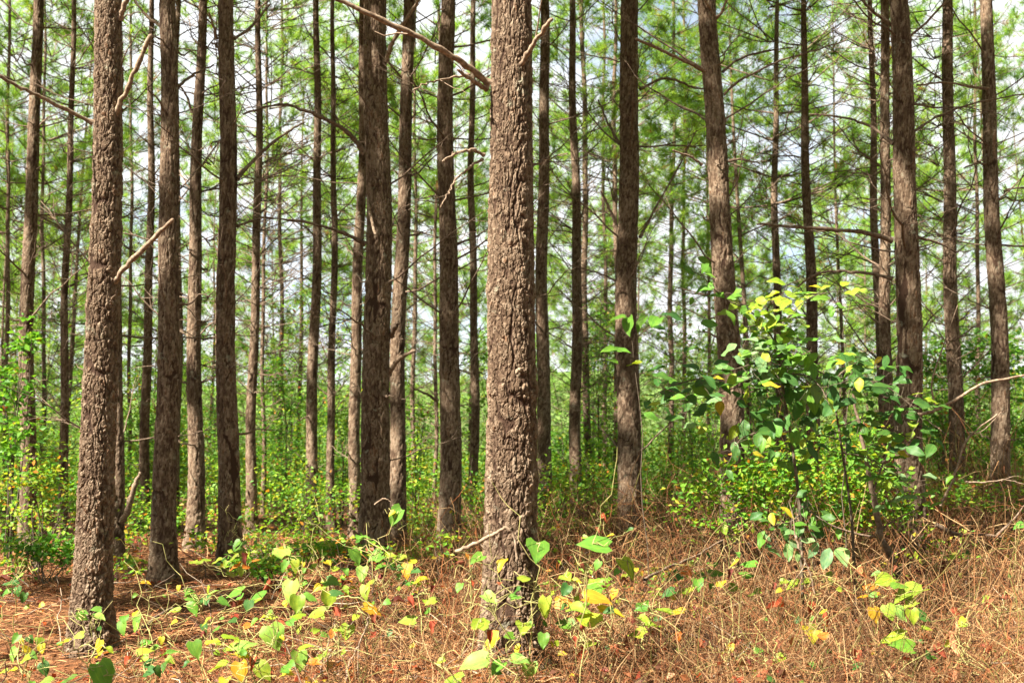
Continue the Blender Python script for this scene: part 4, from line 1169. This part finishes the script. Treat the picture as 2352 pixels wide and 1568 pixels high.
# ------------------------------------------------------------------ the leafy sapling on the right
def leafy_sapling(label, base_x, Y, stem, BR, low, seed, mult):
    g = np.random.default_rng(seed)
    P0 = ground_at(base_x, Y)
    root = bpy.data.objects.new('leafy_sapling', None); COL.objects.link(root); root.location = P0; root.empty_display_size = .3
    tag(root, label, 'sapling')
    def W(pts, dy=0.0): return smooth_path([px(a, b, Y + dy * i / max(1, len(pts) - 1)) - P0 for i, (a, b) in enumerate(pts)], 5)
    A = Acc()
    main = W(stem)
    A.tube(main, np.linspace(.014, .004, len(main)), 6)
    obj('stem', A.mesh('sapling_stem'), M_TWIG, root)
    for pts, dy, n, c, pose, size in BR:
        B = Acc(); P = W(pts, dy); B.tube(P, np.linspace(.007, .002, len(P)), 4)
        n = int(n * mult)
        for k in range(n):
            s = g.uniform(.08, 1) if k else 1; i = int(s * (len(P) - 1)); off = g.normal(0, 1, 3) * np.array([.085, .15, .075])
            q = P[i] + off + P0 - np.array([0, 0, .02])
            r = g.random()
            cc = c if r < .60 else ('g' if r < .80 else 'bg' if r < .88 else 'yg' if r < .97 else 'y')
            if c == 'yg' and cc in ('bg',): cc = 'lg'
            po = pose if g.random() < .7 else 'o'
            base = put_leaf(root, q, P0, size * g.uniform(.7, 1.2), po, cc, g, OVALS)
            stem_to(B, P[i], base, g, .0018, .006, 5)
        obj('branch', B.mesh('sapling_branch'), M_TWIG, root)
    if low:
        B = Acc()
        for a, b, s, p in low:
            q = px(a, b, Y - .25); base = put_leaf(root, q, P0, s * 1.15 * Y / F, p, 'bg', g, OVALS)
            stem_to(B, main[len(main) // 3], base, g, .0018, .01, 5)
        obj('branch', B.mesh('sapling_low_branch'), M_TWIG, root)
leafy_sapling('tall leafy sapling with bright top leaves in front of the leaning pine', 1845, 7.3,
    [(1845, 1480), (1842, 1330), (1838, 1180), (1822, 1040), (1800, 900), (1786, 800), (1768, 725), (1750, 690)],
    [([(1790, 812), (1720, 838), (1640, 862), (1560, 880), (1505, 905)], -.25, 32, 'dg', 'f', .125),
     ([(1795, 850), (1720, 880), (1640, 905), (1560, 930)], .2, 26, 'dg', 'o', .115),
     ([(1785, 790), (1730, 720), (1672, 690), (1632, 655), (1605, 622)], -.2, 16, 'g', 'o', .10),
     ([(1775, 740), (1762, 715), (1775, 692), (1800, 672)], -.3, 16, 'yg', 'f', .11),
     ([(1775, 760), (1740, 748), (1712, 752)], -.1, 10, 'yg', 'f', .11),
     ([(1785, 760), (1800, 740), (1850, 690), (1900, 672), (1945, 668)], .2, 12, 'yg', 'f', .10),
     ([(1800, 860), (1850, 862), (1885, 890), (1905, 930)], -.35, 12, 'dg', 'h', .13),
     ([(1798, 820), (1760, 812), (1720, 800)], -.35, 12, 'bg', 'f', .12),
     ([(1812, 960), (1760, 985), (1700, 1010), (1675, 1060)], -.2, 16, 'dg', 'h', .115),
     ([(1838, 1180), (1810, 1200), (1775, 1192)], -.2, 8, 'dg', 'o', .10),
     ([(1838, 1160), (1870, 1180), (1890, 1195)], -.2, 7, 'dg', 'o', .10),
     ([(1790, 800), (1830, 815), (1880, 800)], -.4, 12, 'g', 'f', .12)],
    [(1810, 1268, 36, 'h'), (1869, 1262, 34, 'h'), (1898, 1283, 44, 'h'), (1935, 1272, 48, 'f'), (1827, 1248, 30, 'o'), (1854, 1240, 30, 'f'), (1780, 1266, 30, 'f'), (1815, 1222, 30, 'f'), (1832, 1276, 22, 'h')], 90, 1.6)
leafy_sapling('spreading dark-leaved sapling between the tall sapling and the big right-hand pine', 1965, 7.9,
    [(1968, 1420), (1962, 1300), (1955, 1180), (1935, 1040), (1915, 920), (1890, 850)],
    [([(1915, 930), (1960, 880), (2020, 880), (2080, 920), (2120, 965)], -.25, 30, 'dg', 'f', .125),
     ([(1905, 890), (1940, 850), (1990, 835), (2040, 850)], .2, 20, 'dg', 'o', .115),
     ([(1925, 980), (1990, 960), (2050, 985), (2110, 1020)], .15, 24, 'dg', 'o', .12),
     ([(1895, 860), (1850, 840), (1800, 850)], -.2, 14, 'g', 'f', .12),
     ([(1935, 1040), (1990, 1050), (2040, 1080), (2095, 1120)], -.15, 20, 'g', 'f', .10),
     ([(1930, 1010), (1880, 1000), (1830, 1020), (1790, 1060)], -.15, 20, 'dg', 'o', .11),
     ([(1915, 920), (1890, 900), (1870, 930), (1865, 970)], -.4, 12, 'vd', 'h', .13)],
    None, 94, 1.5)

def small_plant(label, base_x, Y, leaves, meshes=OVALS, name='vine_sprig', cat='vine', stem=M_TWIG, top=None):
    g = np.random.default_rng(int(base_x * 5 + Y))
    P0 = ground_at(base_x, Y)
    root = bpy.data.objects.new(name, None); COL.objects.link(root); root.location = P0; root.empty_display_size = .1
    tag(root, label, cat)
    A = Acc()
    pts = [(px(a, b, Y + g.uniform(-.1, .1)), s, p, c) for a, b, s, p, c in leaves]
    t = np.mean([q[0] for q in pts], 0) - P0 if top is None else px(*top, Y) - P0
    main = stem_to(A, np.array((0, 0, -.02)), t, g, .005, .03, 9, .02)
    for P, s, p, c in pts:
        base = put_leaf(root, P, P0, s * Y / F, p, c, g, meshes)
        stem_to(A, main[int(np.argmin(np.linalg.norm(main - base, axis=1)))], base, g, .002, .01, 5)
    obj('stem', A.mesh('stem'), stem, root)
small_plant('olive green vine leaves hanging before the broad pine at half height', 1500, 9.2,
            [(1385, 735, 34, 'f', 'dg'), (1415, 730, 38, 'f', 'g'), (1440, 748, 46, 'o', 'g'), (1470, 742, 40, 'f', 'g'), (1505, 740, 44, 'f', 'g'), (1520, 752, 38, 'f', 'dg'), (1395, 800, 34, 'f', 'g'), (1430, 805, 38, 'f', 'g'), (1455, 836, 34, 'f', 'yg'), (1410, 830, 28, 'f', 'g'), (1550, 720, 50, 'f', 'vd')], HEARTS, top=(1450, 745))
small_plant('bright sprig of curled green leaves before the big right-hand pine foot', 2040, 8.2,
            [(2020, 1102, 36, 'o', 'yg'), (2040, 1112, 30, 'h', 'yg'), (2065, 1100, 34, 'f', 'g'), (2088, 1141, 40, 'f', 'bg'), (2018, 1164, 36, 'o', 'bg'), (2118, 1054, 30, 'h', 'g'), (2060, 1145, 34, 'f', 'bg'), (2130, 1135, 34, 'f', 'g'), (2150, 1155, 30, 'f', 'g'), (2000, 1135, 26, 'f', 'g')])
small_plant('sparse leaves on a bare shoot left of the big right-hand pine', 1940, 8.6,
            [(1950, 672, 30, 'f', 'yg'), (1985, 668, 28, 'f', 'yg'), (1910, 715, 30, 'h', 'g'), (1965, 690, 24, 'o', 'g'), (2015, 828, 30, 'f', 'y'), (1985, 838, 34, 'f', 'yg')], top=(1955, 690))

# ------------------------------------------------------------------ loose dead wood
def stick(label, pts, w, Y, m, forks=(), name='fallen_branch', cat='branch'):
    """pts: (vx, vy) or (vx, vy, depth)"""
    g = np.random.default_rng(int(pts[0][0] + pts[0][1]))
    A = Acc()
    P = np.array([px(q[0], q[1], q[2] if len(q) > 2 else Y) for q in pts]); S = smooth_path(P, 6)
    S = S + g.normal(0, .003, S.shape); k = Y / F / 2
    P0 = S[0].copy()
    A.tube(S - P0, np.linspace(w[0], w[1], len(S)) * k * (1 + g.normal(0, .06, len(S))), 6)
    for f in forks:
        Q = smooth_path(np.array([px(q[0], q[1], q[2] if len(q) > 2 else Y) for q in f]), 5); A.tube(Q - P0, np.linspace(w[1] * 1.1, w[1] * .4, len(Q)) * k, 5)
    o = obj(name, A.mesh(name), m, None, P0); tag(o, label, cat)
    return o
stick('broken pale branch leaning bent against the left foot of the central trunk', [(1046, 1268), (1090, 1250), (1130, 1228), (1160, 1213), (1175, 1222), (1190, 1282)], (10, 5), 5.85, M_PALE, [[(1100, 1245), (1115, 1262), (1125, 1275)]])
stick('dark fallen branch lying on straw right of the thick dark left pine', [(278, 1478, 7.7), (320, 1448, 8.0), (360, 1416, 8.4), (395, 1396, 8.6)], (10, 7), 8.0, M_DEAD)
stick('white forked twig dangling below the leafy sapling', [(1826, 1228), (1838, 1262), (1851, 1290), (1862, 1320), (1870, 1362)], (7, 3), 6.5, M_PALE, [[(1851, 1290), (1840, 1312), (1820, 1336)], [(1826, 1228), (1822, 1190), (1812, 1150)]])
stick('pale forked twig standing in the brush left of the central trunk', [(792, 1575, 5.6), (800, 1530), (818, 1490), (838, 1450), (846, 1415)], (6, 4), 5.8, M_PALE, [[(824, 1485), (822, 1530), (824, 1580)]])
stick('crooked dark dead shrub stem leaning left before the big right-hand pine', [(2068, 1325), (2045, 1275), (2022, 1235), (2018, 1200), (2005, 1130), (1990, 1060), (1975, 980), (1955, 880)], (20, 6), 8.6, M_DEAD,
      [[(2022, 1235), (2030, 1212), (2060, 1192), (2110, 1168)], [(2020, 1232), (1980, 1228), (1920, 1210), (1880, 1190)], [(2005, 1130), (2030, 1060), (2060, 990), (2110, 900)]], 'dead_shrub', 'shrub')
stick('long pale dead branch sloping up to the right edge', [(2095, 955), (2140, 945), (2200, 915), (2260, 880), (2352, 862), (2420, 850)], (8, 5), 9.0, M_PALE, [[(2150, 940), (2140, 880), (2165, 800), (2200, 700)]])
stick('pale forked dead branch rising between the dark pine and the edge pine', [(2160, 1160), (2190, 1100), (2215, 1020), (2240, 990), (2290, 950)], (6, 3), 9.2, M_PALE, [[(2215, 1015), (2232, 1000), (2262, 985), (2300, 945)]])
stick('thin white twig lying level before the sunlit edge pine', [(2218, 1106), (2270, 1106), (2310, 1102), (2352, 1112)], (4, 2), 9.0, M_PALE, [[(2300, 1104), (2325, 1094), (2345, 1092)]])
stick('slanting grey branch lying in brush before the leaning pine', [(1480, 1330, 7.4), (1540, 1300, 8), (1600, 1275, 8.6), (1660, 1240, 9.0)], (7, 5), 8, M_DEAD)
stick('dark branch lying level in brush right of the crooked dead stem', [(2150, 1205, 9.2), (2200, 1228, 9.2), (2250, 1226, 9.2), (2300, 1232, 9.2)], (10, 6), 9.2, M_DEAD, [[(2290, 1228, 9.2), (2330, 1190, 9.2), (2352, 1160, 9.2)]])
stick('thin pale twig hanging with the dangling heart leaf', [(860, 1158), (880, 1145), (895, 1150), (905, 1165)], (4, 2), 7.4, M_PALE)
stick('arched pale stem bending down to the half yellow half red leaf', [(742, 1400, 6.2), (780, 1372), (820, 1372), (858, 1392)], (4, 3), 6.2, M_VINE, name='arched_stem', cat='stem')
stick('dark twig lying on the straw at the bottom edge left of the pale forked twig', [(700, 1568, 5.9), (740, 1545, 6.1), (785, 1515, 6.4)], (9, 6), 6, M_DEAD)
